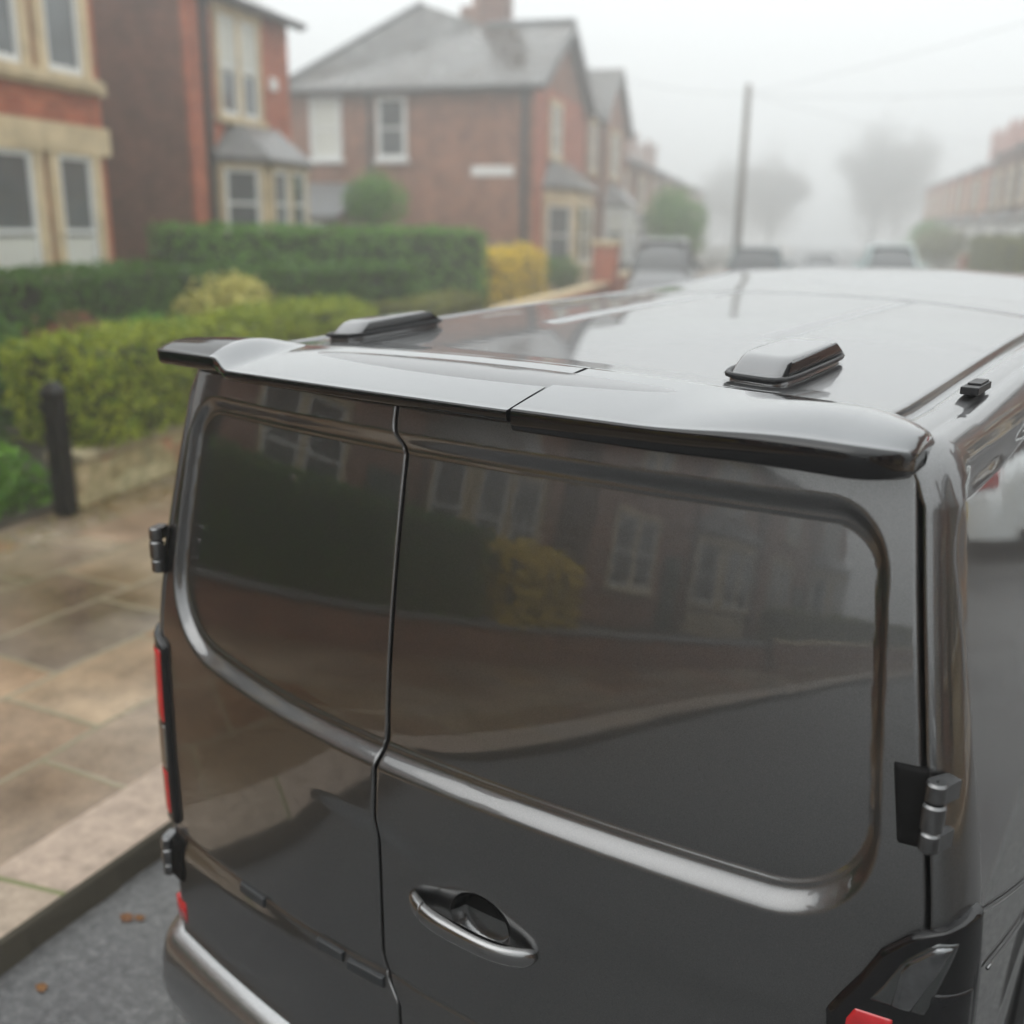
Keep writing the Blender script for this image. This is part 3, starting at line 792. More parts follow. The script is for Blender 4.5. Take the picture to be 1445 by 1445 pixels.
def bare_tree(name, a, b, height, rx, label, n=5000, size=.16, trunk=.28):
    root = empty(name, W(a, b, 0), 0, label, 'tree', 'trees fading into the fog')
    m = MB(); tips = []
    def grow(p, d, L, r, lev):
        pts = [p]; q = p
        for k in range(3):
            d = (d + Vector((R.gauss(0, .16), R.gauss(0, .16), R.gauss(0, .05) + .03))).normalized(); q = q + d * (L / 3); pts.append(q)
            if lev >= 2: tips.append((np.array(q), L))
        m.tube(pts, [r, r * .86, r * .74, r * .6], 7 if lev == 0 else 5, cap=False)
        if lev < 4:
            for k in range(3 if lev else 5):
                ax = d.orthogonal().normalized(); ax.rotate(Matrix.Rotation(R.random() * 6.28, 3, d))
                nd = (d + ax * R.uniform(.35, .75) + Vector((0, 0, .16))).normalized(); f = R.uniform(.2, 1)
                pp = pts[1].lerp(pts[3], f) if lev else pts[2].lerp(pts[3], f)
                grow(pp, nd, L * R.uniform(.58, .78), r * .5, lev + 1)
    grow(Vector((0, 0, 0)), Vector((0, 0, 1)), height * .30, trunk, 0)
    m.build('trunk', simple('grey_bark', (.10, .09, .08), .9, var=.3, scale=4), root, smooth=True)
    T = np.array([t[0] for t in tips]); k = max(1, n // len(T))
    X = np.repeat(T, k, 0) + NR.normal(0, height * .035, (len(T) * k, 3))
    # the lower twigs, so that the crown comes down towards the ground
    e = NR.normal(0, 1, (len(X), 3)); e /= np.linalg.norm(e, axis=1, keepdims=True); e *= np.abs(NR.normal(.55, .28, (len(X), 1))) * (1 + .35 * lump(e * 2.2 + a, 1.0))[:, None]
    X = np.concatenate([X, e * np.array([rx, rx, height * .40]) + np.array([0, 0, height * .47])])
    leaves('crown', X, NR.normal(0, 1, X.shape), size, L_GRY, root, 1.0)
    return root

# --- houses
BR_RED = brick('red_brick', (.38, .078, .036), (.46, .13, .06), (.34, .22, .15), dirt=.25)
BR_BRN = brick('brown_brick', (.135, .058, .038), (.225, .092, .06), (.19, .14, .11), dirt=.45)
BR_MIX = brick('weathered_brick', (.24, .098, .06), (.34, .15, .09), (.30, .23, .17), dirt=.35)
STONE = simple('buff_sandstone', (.55, .44, .275), .8, var=.22, scale=3)
SLATE = flags('roof_slate', .30, .20, [(.10, .105, .115), (.14, .145, .155), (.12, .125, .135)], (.07, .072, .08), off=.5, msize=.006, moss=False)
WHITE = simple('white_gloss_paint', (.72, .73, .71), .35, var=.06, scale=5)
GLASS = simple('window_glass', (.085, .10, .105), .06, 0, 1.0, .01, .3, 1.5)
CARGLASS = simple('car_glass', (.008, .010, .011), .08, 0, .5, .02, .2, 1.5)
BLIND = simple('cream_blind', (.62, .62, .56), .7, var=.06, scale=3)
LEAD = simple('lead_grey', (.13, .135, .14), .55, var=.2, scale=5)
PIPE = simple('dark_pipe_paint', (.03, .028, .028), .4, var=.2, scale=6)
TERRA = simple('terracotta', (.40, .16, .08), .8, var=.2, scale=6)
PLATE = simple('white_plate', (.75, .75, .73), .5, var=.04, scale=4)
DOORM = simple('dark_green_door', (.02, .06, .045), .3, var=.15, scale=4)

class Face:
    """a wall plane: u along it, v up, w out of it"""
    def __init__(s, o, d, n): s.o, s.d, s.n = Vector(o), Vector(d), Vector(n)
    def p(s, u, v, w): q = s.o + s.d * u + s.n * w; return (q.x, q.y, q.z + v)
    def box(s, mb, u0, u1, v0, v1, w0, w1):
        mb.hexa([s.p(u0, v0, w0), s.p(u1, v0, w0), s.p(u1, v0, w1), s.p(u0, v0, w1)], [s.p(u0, v1, w0), s.p(u1, v1, w0), s.p(u1, v1, w1), s.p(u0, v1, w1)])
def window(f, u, v, w, h, parent, mull=0, surround=.12, blind=0, stone=None, sur_mat=None, rail=.5):
    """sash window: stone surround with sill, white frame, set-back panes"""
    s = surround; root = None
    m = MB(); o = .085
    f.box(m, u - s, u, v, v + h, 0, o); f.box(m, u + w, u + w + s, v, v + h, 0, o); f.box(m, u - s - .04, u + w + s + .04, v + h, v + h + s * 1.5, 0, o + .012)
    if mull: f.box(m, u + w / 2 - .08, u + w / 2 + .08, v, v + h, 0, o - .003)
    root = m.build('window', sur_mat or STONE, parent)
    m = MB(); f.box(m, u - s - .07, u + w + s + .07, v - .14, v, 0, o + .06); m.build('sill', sur_mat or STONE, root)
    bays = [(u, u + w)] if not mull else [(u, u + w / 2 - .08), (u + w / 2 + .08, u + w)]
    fr = MB(); gl = MB(); bl = MB()
    for a, b in bays:
        t = .075
        f.box(fr, a, a + t, v, v + h, .006, .055); f.box(fr, b - t, b, v, v + h, .006, .055); f.box(fr, a + t, b - t, v + h - t, v + h, .006, .055); f.box(fr, a + t, b - t, v, v + t * 1.4, .006, .055)
        f.box(fr, a + t, b - t, v + h * rail - .03, v + h * rail + .03, .006, .062)
        f.box(gl, a + t, b - t, v + t * 1.4, v + h - t, .004, .022)
        if blind > 0: f.box(bl, a + t, b - t, v + h * (1 - blind), v + h - t, .0225, .027)
        elif blind < 0: f.box(bl, a + t, b - t, v + t * 1.4, v - h * blind - .03, .0225, .027)
    fr.build('frame', WHITE, root); gl.build('pane', GLASS, root)
    if blind: bl.build('blind', BLIND, root)
    return root
def pipe(f, u, z0, z1, parent, r=.05):
    m = MB(); m.tube([f.p(u, z0, .09), f.p(u, z1, .09)], r, 8)
    for z in np.arange(z0 + .5, z1, 1.6): m.tube([f.p(u, z, .09), f.p(u, z + .08, .09)], r * 1.35, 8)
    m.tube([f.p(u, z1 - .02, .09), f.p(u, z1 + .18, .09)], r * 2.0, 8)
    m.build('downpipe', PIPE, parent, angle=40)
def chimney(x0, x1, y0, y1, z0, z1, pots, mat, roof):
    m = MB(); m.box(x0, x1, y0, y1, z0, z1); m.box(x0 - .07, x1 + .07, y0 - .07, y1 + .07, z1 - .28, z1 - .10); m.box(x0 - .04, x1 + .04, y0 - .04, y1 + .04, z1 - .10, z1 + .06)
    n = pots
    for k in range(n):
        t = (k + .5) / n; lx = (x1 - x0) > (y1 - y0)
        cx, cy = (x0 + (x1 - x0) * t, (y0 + y1) / 2) if lx else ((x0 + x1) / 2, y0 + (y1 - y0) * t)
        m.lathe([(.13, z1), (.115, z1 + .35), (.14, z1 + .38), (.14, z1 + .46), (.09, z1 + .46), (.085, z1 + .2)], (cx, cy, 0), 'z', 12)
    return m.build('chimney', mat, roof)
def slab(mb, pts, t=.10):
    mb.hexa([(p[0], p[1], p[2] - t) for p in pts], pts)
def bay(f, u, w, d, z0, z1, zroof, parent, hwin, zsill, mat=None, roof=True, cant=.55, blind=0, nfront=1):
    """canted bay with windows on its three sides and a hipped lead-and-slate roof"""
    pts = [(u, 0), (u + cant, d), (u + w - cant, d), (u + w, 0)]
    q = lambda z, k=1.0, e=0: [f.p(*( (pu, z, pw))) for pu, pw in pts]
    m = MB(); m.hexa(q(z0), q(z1))
    b = m.build('bay', mat or STONE, parent)
    for (p0, p1), nn in (((pts[0], pts[1]), 1), ((pts[1], pts[2]), nfront), ((pts[2], pts[3]), 1)):
        A = Vector(f.p(p0[0], 0, p0[1])); B = Vector(f.p(p1[0], 0, p1[1])); D = (B - A); L = D.length; D.normalize()
        N = Vector((D.y, -D.x, 0)); 
        if N.dot(f.n) < 0 or (abs(N.dot(f.n)) < .2 and False): N = -N
        g = Face((A.x, A.y, 0), D, N)
        for k in range(nn):
            ww = (L - .16 * (nn + 1)) / nn
            window(g, .16 + k * (ww + .16), zsill, ww, hwin, b, 0, .05, blind, sur_mat=mat or STONE)
    if roof:
        m = MB(); o = .16
        e = [f.p(u - o, z1, 0), f.p(u + cant - o * .5, z1, d + o), f.p(u + w - cant + o * .5, z1, d + o), f.p(u + w + o, z1, 0)]
        t = [f.p(u + cant * .9, zroof, 0), f.p(u + cant * 1.1, zroof, .12), f.p(u + w - cant * 1.1, zroof, .12), f.p(u + w - cant * .9, zroof, 0)]
        m.hexa([(x, y, z - .10) for x, y, z in e], e); m.hexa(e, t); m.build('bay_roof', SLATE, b)
    return b

def house(a0, b0, L, D, eave, ridge, label, wallmat, facemat=None, style='side', rot=ROT, group=None, over=.25, gable=None):
    """root at the near front corner; local x along the street, y away from it (facade looks along -y)"""
    r = empty('brick_house', W(a0, b0, 0), rot, label, 'house', group)
    m = MB()
    if style == 'side':
        m.hexa([(0, 0, 0), (L, 0, 0), (L, D, 0), (0, D, 0)], [(0, 0, eave), (L, 0, eave), (L, D, eave), (0, D, eave)])
        for x0, x1 in ((0, .3), (L - .3, L)):
            m.hexa([(x0, .01, eave), (x1, .01, eave), (x1, D - .01, eave), (x0, D - .01, eave)][:4], [(x0, D / 2 - .01, ridge - .1), (x1, D / 2 - .01, ridge - .1), (x1, D / 2 + .01, ridge - .1), (x0, D / 2 + .01, ridge - .1)])
    else:
        m.box(0, L, 0, D, 0, eave)
    wl = m.build('wall', wallmat, r)
    if facemat is not None:
        m = MB(); m.box(.0, L, -.012, -.002, 0, eave - .02); m.build('facade', facemat, r)
    m = MB(); t = .1
    if style == 'side':
        s = (ridge - eave) / (D / 2)
        slab(m, [(-over, -over, eave - over * s + .05), (L + over, -over, eave - over * s + .05), (L + over, D / 2, ridge + .05), (-over, D / 2, ridge + .05)])
        slab(m, [(-over, D + over, eave - over * s + .05), (-over, D / 2 + .001, ridge + .05), (L + over, D / 2 + .001, ridge + .05), (L + over, D + over, eave - over * s + .05)])
        m.tube([(-over, D / 2, ridge + .08), (L + over, D / 2, ridge + .08)], .10, 6)
    rf = m.build('roof', SLATE, r) if style == 'side' else None
    g = MB()
    if style == 'side': g.tube([(-over, -over - .06, eave - .02 - over * .3), (L + over, -over - .06, eave - .02 - over * .3)], .07, 8)
    if g.v: g.build('gutter', PIPE, r)
    return r, rf, Face((0, 0, 0), (1, 0, 0), (0, -1, 0)), Face((0, D, 0), (0, -1, 0), (-1, 0, 0))

# house with the two-storey stone bay (left edge of the photo); its near end is out of frame
h1, rf, f, fs = house(2.6, -10.5, 11.0, 9, 6.9, 9.6, 'red brick house at far left with buff stone bay windows on two storeys', BR_BRN, BR_RED)
bz = 8.20                      # bay from local x = 7.0 to 10.35
m = MB(); f.box(m, 6.5, 10.72, .0, 7.0, 0, .38); b1 = m.build('bay', BR_RED, h1)
g = Face((0, -.38, 0), (1, 0, 0), (0, -1, 0))
m = MB(); g.box(m, 6.46, 10.76, 3.40, 3.78, 0, .09); m.build('stone_band', STONE, b1)
for z0_, z1_ in ((4.22, 4.40), (1.0, 1.22)):
    m = MB(); g.box(m, 6.46, 10.76, z0_, z1_, 0, .095); m.build('stone_band', STONE, b1)
for u, w in ((6.75, .95), (8.3, .85), (9.62, .72)):
    window(g, u, 1.22, w, 2.16, b1, 0, .17, -.5, rail=.52); window(g, u, 4.42, w, 2.2, b1, 0, .17, .0)
pipe(f, 6.4, 0, 6.6, h1)
for u in (1.2, 4.0): window(f, u, 1.3, 1.2, 1.9, h1, 1); window(f, u, 4.3, 1.2, 1.8, h1, 1)
chimney(9.2, 10.6, 4, 5, 9.2, 11, 3, BR_BRN, rf)

# red house with the brown side wall, slate-roofed bay
h2, rf, f, fs = house(17.6, -11.5, 4.05, 9.5, 6.75, 9.4, 'red brick house with a dark brown side wall and a slate topped bay', BR_BRN, BR_RED)
m = MB(); f.box(m, .0, .42, 0, 6.6, .003, .10); m.build('pilaster', BR_RED, h2)
pipe(f, .62, 0, 6.5, h2, .07)
window(f, 1.15, 4.55, 1.45, 1.85, h2, 1, .14, .55)
bay(f, .85, 3.1, .75, 0, 3.75, 4.45, h2, 1.35, 2.2, cant=.7, nfront=2)
m = MB(); f.box(m, 3.15, 3.45, 5.25, 5.5, .012, .06); m.build('wall_plaque', PLATE, h2)
chimney(1.3, 2.6, 4.3, 5.2, 9.0, 10.8, 3, BR_BRN, rf)

# corner house: long side wall towards us, front gable to the street
A3, B3 = 31.5, -8.5
h3 = empty('brick_house', W(A3, B3, 0), ROT, 'brown brick corner house showing its long side wall, slate hip roof and chimney', 'house')
m = MB(); m.box(0, 7.2, 0, 8.3, 0, 6.75)
m.hexa([(0, 0, 6.75), (7.2, 0, 6.75), (7.2, .3, 6.75), (0, .3, 6.75)], [(3.59, 0, 8.85), (3.61, 0, 8.85), (3.61, .3, 8.85), (3.59, .3, 8.85)])
m.build('wall', BR_MIX, h3)
m = MB(); m.hexa([(0.0, -.012, 0), (7.2, -.012, 0), (7.2, -.002, 0), (0.0, -.002, 0)], [(.0, -.012, 6.75), (7.2, -.012, 6.75), (7.2, -.002, 6.75), (.0, -.002, 6.75)]); m.build('facade', BR_RED, h3)
m = MB(); o = .28
slab(m, [(-o, -.35, 6.66), (-o, 8.6, 6.66), (3.6, 5.0, 9.75), (3.6, 2.7, 8.98), (3.6, -.35, 8.98)])
slab(m, [(7.2 + o, 8.6, 6.66), (7.2 + o, -.35, 6.66), (3.602, -.35, 8.98), (3.602, 2.7, 8.98), (3.602, 5.0, 9.75)])
slab(m, [(-o, 8.602, 6.66), (7.2 + o, 8.602, 6.66), (3.601, 5.001, 9.75)])
r3 = m.build('roof', SLATE, h3)
m = MB(); m.tube([(3.6, -.35, 9.02), (3.6, 2.7, 9.02)], .1, 6); m.tube([(-o, 8.6, 6.70), (3.6, 5.0, 9.78)], .09, 6); m.build('ridge_tiles', LEAD, r3)
m = MB(); m.tube([(-o - .06, -.35, 6.55), (-o - .06, 8.6, 6.55)], .09, 8); m.build('gutter', PIPE, h3)
m = MB()
for s_ in (0, 1):
    x0, x1 = (-o, 3.6) if s_ == 0 else (7.2 + o, 3.6)
    m.hexa([(x0, -.40, 6.38), (x1, -.40, 8.70), (x1, -.352, 8.70), (x0, -.352, 6.38)], [(x0, -.40, 6.68), (x1, -.40, 9.0), (x1, -.352, 9.0), (x0, -.352, 6.68)])
m.build('bargeboard', PIPE, h3)
chimney(3.9, 4.7, 2.1, 3.05, 8.4, 11.6, 2, BR_BRN, r3)
fs = Face((0, 0, 0), (0, 1, 0), (-1, 0, 0))      # side wall, u = distance back from the street front
window(fs, 6.45, 4.55, 1.0, 1.8, h3, 0, .05, .98, sur_mat=WHITE)
window(fs, 4.2, 4.55, .92, 1.8, h3, 0, .05, .0, sur_mat=WHITE)
pipe(fs, 5.40, 0, 6.5, h3, .07); pipe(fs, .28, 0, 6.5, h3, .11)
m = MB(); fs.box(m, .62, 2.0, 4.02, 4.32, 0, .04); ns = m.build('street_nameplate', PLATE, h3)
m = MB(); fs.box(m, .0, 3.0, 1.9, 2.02, 0, .05); m.build('string_course', LEAD, h3)
f = Face((0, 0, 0), (1, 0, 0), (0, -1, 0))
window(f, 1.9, 4.75, 1.4, 1.55, h3, 1); bay(f, 1.2, 4.4, .9, 0, 3.8, 4.6, h3, 1.9, 1.3, cant=.8, nfront=2)
# low outbuilding between the two houses
ob = empty('lean_to_shed', W(31.8, -13.9, 0), ROT, 'low brick outbuilding with a grey sloping roof left of the corner house', 'shed')
m = MB(); m.box(-3.2, -.05, .0, 4.2, 0, 2.6); m.build('wall', BR_BRN, ob)
m = MB(); slab(m, [(-3.4, -.15, 2.75), (-3.4, 4.4, 2.75), (-.02, 4.4, 3.9), (-.02, -.15, 3.9)]); m.build('roof', LEAD, ob)
m = MB(); m.box(-3.28, -3.2, .3, 3.9, 2.35, 2.6); m.build('fascia', WHITE, ob)

# next houses up the left side
def gable_house(a0, b0, L, D, eave, apex, label, mat, group=None):
    r = empty('brick_house', W(a0, b0, 0), ROT, label, 'house', group)
    m = MB(); m.box(0, L, 0, D, 0, eave); g0 = L * .30
    m.hexa([(g0, 0, eave), (L, 0, eave), (L, .3, eave), (g0, .3, eave)], [((g0 + L) / 2 - .01, 0, apex - .15), ((g0 + L) / 2 + .01, 0, apex - .15), ((g0 + L) / 2 + .01, .3, apex - .15), ((g0 + L) / 2 - .01, .3, apex - .15)])
    m.build('wall', mat, r); mid = (g0 + L) / 2
    m = MB(); s_ = (apex - eave) / (mid - g0)
    slab(m, [(g0 - .3, -.3, eave - .3 * s_), (g0 - .3, D, eave - .3 * s_), (mid, D, apex), (mid, -.3, apex)]); slab(m, [(L + .3, D, eave - .3 * s_), (L + .3, -.3, eave - .3 * s_), (mid + .002, -.3, apex), (mid + .002, D, apex)])
    slab(m, [(-.2, -.25, eave), (g0, -.25, eave), (g0, D * .5, apex - .3), (-.2, D * .5, apex - .3)]); slab(m, [(-.2, D + .25, eave), (-.2, D * .5 + .01, apex - .3), (g0, D * .5 + .01, apex - .3), (g0, D + .25, eave)])
    rf = m.build('roof', SLATE, r); f = Face((0, 0, 0), (1, 0, 0), (0, -1, 0))
    window(f, mid - .9, 4.6, 1.8, 1.7, r, 1); bay(f, mid - 1.7, 3.4, .85, 0, 3.5, 4.3, r, 1.9, 1.2, cant=.7, mat=WHITE, blind=.4)
    window(f, .5, 4.6, .9, 1.7, r, 0); m = MB(); f.box(m, .5, 1.45, .1, 2.3, .005, .06); m.build('door', DOORM, r)
    pipe(f, g0 - .1, 0, eave, r)
    chimney(.2, 1.3, D * .5 - .5, D * .5 + .5, apex - .8, apex + 1.5, 4, mat, rf)
    return r
gable_house(39.1, -8.5, 8.4, 9, 6.7, 8.9, 'red brick gabled house with a white bay just beyond the corner house', BR_MIX)
for k, (t_, e_) in enumerate((('misty plain fronted brick house just beyond the white bay', 5.7), ('faint brick house fourth along the left terrace', 5.6), ('fainter brick house fifth along the left terrace, in fog', 5.5), ('faintest brick house farthest along the left terrace', 5.4))):
    r, rf, f, fs = house(48.2 + 9.2 * k, -8.9, 9.15, 9, e_, e_ + 2.1, t_, BR_MIX)
    window(f, 1.0, 3.5, 1.1, 1.5, r, 0); window(f, 5.6, 3.5, 1.8, 1.5, r, 1); bay(f, 5.0, 3.0, .75, 0, 2.9, 3.4, r, 1.6, 1.0, cant=.6, mat=WHITE); pipe(f, 4.2, 0, e_, r)
    m = MB(); f.box(m, 1.2, 2.1, .1, 2.2, .005, .06); m.build('door', DOORM, r); chimney(7.6, 9.0, 3.8, 5.0, e_ + 1.7, e_ + 3.4, 4, BR_MIX, rf)

# right-hand terrace (its fronts face the street)
def terrace(a0, n, L, b0, eave, ridge, mat, labels):
    for k in range(n):
        r, rf, f, fs = house(a0 + (k + 1) * L, b0, L - .02, 9, eave, ridge, labels[k], mat, style='side', rot=ROT + math.pi, over=.02)
        window(f, 1.0, 3.9, 1.1, 1.5, r, 0); window(f, L - 2.2, 3.9, 1.1, 1.5, r, 0)
        bay(f, L - 3.0, 2.4, .7, 0, 3.1, 3.7, r, 1.7, 1.0, cant=.5, mat=WHITE)
        m = MB(); f.box(m, 1.0, 1.95, .1, 2.2, .005, .06); m.build('door', DOORM, r)
        pipe(f, .15, 0, eave, r)
        chimney(.1 + L - 1.2, L - .2, 3.6, 5.2, ridge - .5, ridge + 1.5, 4, mat, rf)
terrace(45.5, 2, 6.6, 8.6, 6.35, 8.7, BR_BRN, ['dark brown brick terrace house at the right edge of the photo', 'dark brown brick terrace house second from the right edge'])
terrace(59.2, 5, 7.2, 8.8, 6.1, 8.3, BR_RED, ['red brick terrace house nearest on the right, beside the brown pair', 'second red brick terrace house on the right', 'third red brick terrace house on the right, fading', 'fourth red brick terrace house on the right, faint in fog', 'farthest red brick terrace house on the right, nearly lost in fog'])

# houses behind the camera: they show in the van's glossy doors and flank
def back_house(a0, b0, label, mat, rot=ROT):
    r, rf, f, fs = house(a0, b0, 9.6, 9, 6.6, 9.2, label, BR_BRN, mat, rot=rot)
    bay(f, .7, 3.6, .8, 0, 3.6, 4.4, r, 2.0, 1.2, cant=.7, nfront=2); window(f, 1.3, 4.3, 2.2, 1.8, r, 1)
    window(f, 6.4, 4.3, 1.3, 1.8, r, 1); window(f, 6.6, 1.3, 2.0, 2.0, r, 1)
    m = MB(); f.box(m, 4.9, 5.9, .2, 2.5, .0, .06); m.build('door', DOORM, r); pipe(f, 4.5, 0, 6.3, r)
    chimney(8.2, 9.4, 4, 5, 8.8, 10.6, 3, BR_BRN, rf)
back_house(-8.2, -10.4, 'brick bay fronted house mirrored in the narrower rear door', BR_MIX)
back_house(-19.2, -10.4, 'brick bay fronted house mirrored in the wider rear door', BR_MIX)
back_house(-30.0, -10.6, 'brick house mirrored near the right edge of the rear door', BR_MIX)
for k, (a, t) in enumerate(((14.5, 'brick house mirrored in the side panel, near'), (25.5, 'brick house mirrored in the side panel, middle'), (36.5, 'brick house mirrored in the side panel, far'), (-6.0, 'brick house across the road, behind the van'), (-18, 'brick house across the road, far behind the van'))):
    back_house(a + 9.6, 10.2, t, BR_MIX, ROT + math.pi)

# --- garden walls, hedges, plants
def low_wall(name, a0, a1, b, h, mat, label, cap=STONE, t=.3, capname='coping'):
    r = empty(name, W(a0, b, 0), ROT, label, 'garden wall'); L = a1 - a0
    m = MB(); m.box(0, L, -t / 2, t / 2, 0, h); m.build('wall', mat, r)
    m = MB()
    for k in range(int(L / .9)):
        x = k * L / int(L / .9); m.box(x + .004, x + L / int(L / .9) - .004, -t / 2 - .04, t / 2 + .04, h + .001, h + .08 + .008 * R.random())
    m.build(capname, cap, r, bevel=.02); return r
RUBBLE = flags('sandstone_rubble', .34, .16, [(.34, .27, .15), (.42, .34, .20), (.40, .22, .13), (.30, .27, .17), (.46, .39, .24)], (.20, .18, .09), off=.45, msize=.02, scale=3)
def rub():
    t = NT('rubble_wall'); tc = t.n('ShaderNodeTexCoord'); sx = t.n('ShaderNodeSeparateXYZ'); t.l(tc.outputs['Object'], sx.inputs[0])
    cx = t.n('ShaderNodeCombineXYZ'); t.l(t.math('ADD', sx.outputs[0], sx.outputs[1]), cx.inputs[0]); t.l(t.math('MULTIPLY', sx.outputs[2], 1.7), cx.inputs[1])
    v = t.n('ShaderNodeTexVoronoi', Scale=3.4); t.l(cx.outputs[0], v.inputs['Vector'])
    sp_ = t.n('ShaderNodeSeparateColor'); t.l(v.outputs['Color'], sp_.inputs[0])
    r = t.ramp(sp_.outputs[0], [(.1, (.34, .28, .15)), (.35, (.44, .36, .22)), (.55, (.30, .27, .16)), (.75, (.45, .24, .15)), (.9, (.48, .42, .27))])
    n = t.n('ShaderNodeTexNoise', Scale=9.0, Detail=8.0); t.l(tc.outputs['Object'], n.inputs['Vector'])
    g = t.ramp(n.outputs['Fac'], [(.3, (.6, .62, .5)), (.7, (1.2, 1.2, 1.1))])
    t.l(t.mix(1, r.outputs[0], g.outputs[0], 'MULTIPLY'), t.b.inputs['Base Color']); t.set(Roughness=.85); t.bump(v.outputs['Distance'], .5, -.05); return t.m
low_wall('stone_wall', 6.95, 13.4, -5.98, .50, rub(), 'low buff stone garden wall under the yellow green hedge', cap=simple('mossy_coping', (.36, .31, .19), .85, var=.35, scale=5))
hedge('privet_hedge', [(7.2, -6.2), (13.1, -6.2)],   .95, .60, 1.51, (L_YEL, CORE), 'yellow green clipped hedge on the low stone wall behind the van spoiler', n=18000, size=.038, rough=.085, round_=.42)
hedge('privet_hedge', [(14.6, -6.2), (18.2, -6.2)], .9, .15, 1.30, (L_OLV, CORE), 'short olive green hedge just right of the stone wall', n=4200, size=.05)
hedge('dark_hedge', [(8.2, -9.35), (13.2, -9.35)], .8, .15, 1.88, (L_DRK, CORE), 'dark green hedge under the windows of the far left house', n=7500, size=.055, rough=.07)
hedge('dark_hedge', [(13.5, -9.4), (16.8, -6.9)], .9, .15, 1.84, (L_DRK, CORE), 'dark green hedge crossing behind the pale yellow bush', n=6500, size=.055, rough=.06)
hedge('dark_hedge', [(15.2, -10.6), (21.0, -7.0)], 1.0, .15, 2.42, (L_MID, CORE), 'tall mid green hedge in front of the slate topped bay', n=8500, size=.065, rough=.06)
shrub('golden_bush', 12.3, -7.55, .40, .70, .74, L_PAL, 'pale yellow rounded bush behind the yellow green hedge', n=3000, size=.045)
shrub('leafy_shrub', 10.6, -7.6, .2, .75, .62, L_MID, 'bright green low bush behind the yellow green hedge', n=2600, size=.05)
shrub('leafy_shrub', 11.4, -7.9, .2, .6, .6, L_MID, 'bright green low bush touching the pale yellow bush', n=2000, size=.05)
shrub('russet_shrub', 9.3, -7.75, .2, .62, .68, L_RST, 'reddish brown shrub at the left end of the garden', n=2400, size=.045)
shrub('dark_shrub', 8.1, -8.0, .15, .7, .78, L_DRK, 'dark green shrub at the left edge beside the reddish shrub', n=2400, size=.055)
hedge('golden_hedge', [(23.6, -7.75), (25.2, -7.6)], 1.2, .1, 1.95, (L_GLD, CORE), 'golden yellow rounded hedge nearest, right of the dark hedges', n=3200, size=.06, rough=.11, round_=.5)
hedge('golden_hedge', [(26.1, -7.7), (27.6, -7.6)], 1.2, .1, 1.98, (L_GLD, CORE), 'second golden yellow rounded hedge, before the corner house', n=3000, size=.06, rough=.11, round_=.5)
shrub('small_tree', 22.6, -9.9, 2.1, .75, .85, L_MID, 'small round green tree against the corner house side wall', 'tree', n=2600, size=.06, trunk=.07)
shrub('leafy_shrub', 30.0, -7.4, .1, .9, .85, L_DRK, 'dark shrub at the foot of the corner house front', n=1800, size=.08)
shrub('round_tree', 41.0, -5.2, 1.1, 1.35, 1.5, L_MID, 'green round tree left of the tall pole', 'tree', n=3800, size=.09, trunk=.12)
shrub('leafy_shrub', 46.0, -5.9, .3, 1.2, 1.3, L_OLV, 'olive shrub in the misty gardens behind the round green tree', n=2200, size=.1)
# grass and low planting to the left of the gate post
P = NR.uniform(0, 1, (9000, 3)); a_ = 4.2 + P[:, 0] * 2.75; b_ = -6.08 - P[:, 1] * 2.2
X = np.array([W(a, b, .16 + .55 * c * (0.35 + .65 * (.5 + .5 * math.sin(a * 5 + b * 3)))) for a, b, c in zip(a_, b_, P[:, 2] ** 1.2)])
d = NR.normal(0, .3, X.shape) + np.array([.5, -.3, .6])
tag(leaves('ground_cover', X, d, .05, leafmat('fresh_green_leaves', (.05, .16, .012), (.16, .34, .03)), None, .8), kind='stuff')
# moss and leaf litter at the foot of the wall
P = NR.uniform(0, 1, (900, 2)); X = np.array([W(5.2 + 8 * p, -5.82 + .42 * q * q, .124 + .012 * R.random()) for p, q in P])
tag(leaves('leaf_litter', X, np.tile([0, 0, 1.], (900, 1)), .022, leafmat('moss_and_litter', (.10, .11, .02), (.26, .18, .05)), None, .35), kind='stuff')
# gate post and stone pier
r = empty('gate_post', W(6.72, -5.80, 0), ROT, 'black metal gate post at the end of the stone wall', 'post')
m = MB(); m.box(-.07, .07, -.07, .07, .1, 1.16); m.build('post', RUBBER, r, bevel=.012)
m = MB(); m.hexa([(-.08, -.08, 1.161), (.08, -.08, 1.161), (.08, .08, 1.161), (-.08, .08, 1.161)], [(-.03, -.03, 1.24), (.03, -.03, 1.24), (.03, .03, 1.24), (-.03, .03, 1.24)]); m.build('cap', BLACKSAT, r, bevel=.01)
r = empty('stone_pier', W(6.15, -6.55, 0), ROT, 'grey stone gate pier at the left edge of the photo', 'pier')
m = MB(); m.box(-.17, .17, -.17, .17, .1, 1.15); m.build('shaft', simple('grey_stone', (.22, .20, .18), .85, var=.3, scale=6), r, bevel=.02)
m = MB(); m.box(-.22, .22, -.22, .22, 1.151, 1.28); m.build('cap', simple('grey_stone_cap', (.27, .25, .22), .85, var=.3, scale=6), r, bevel=.03)
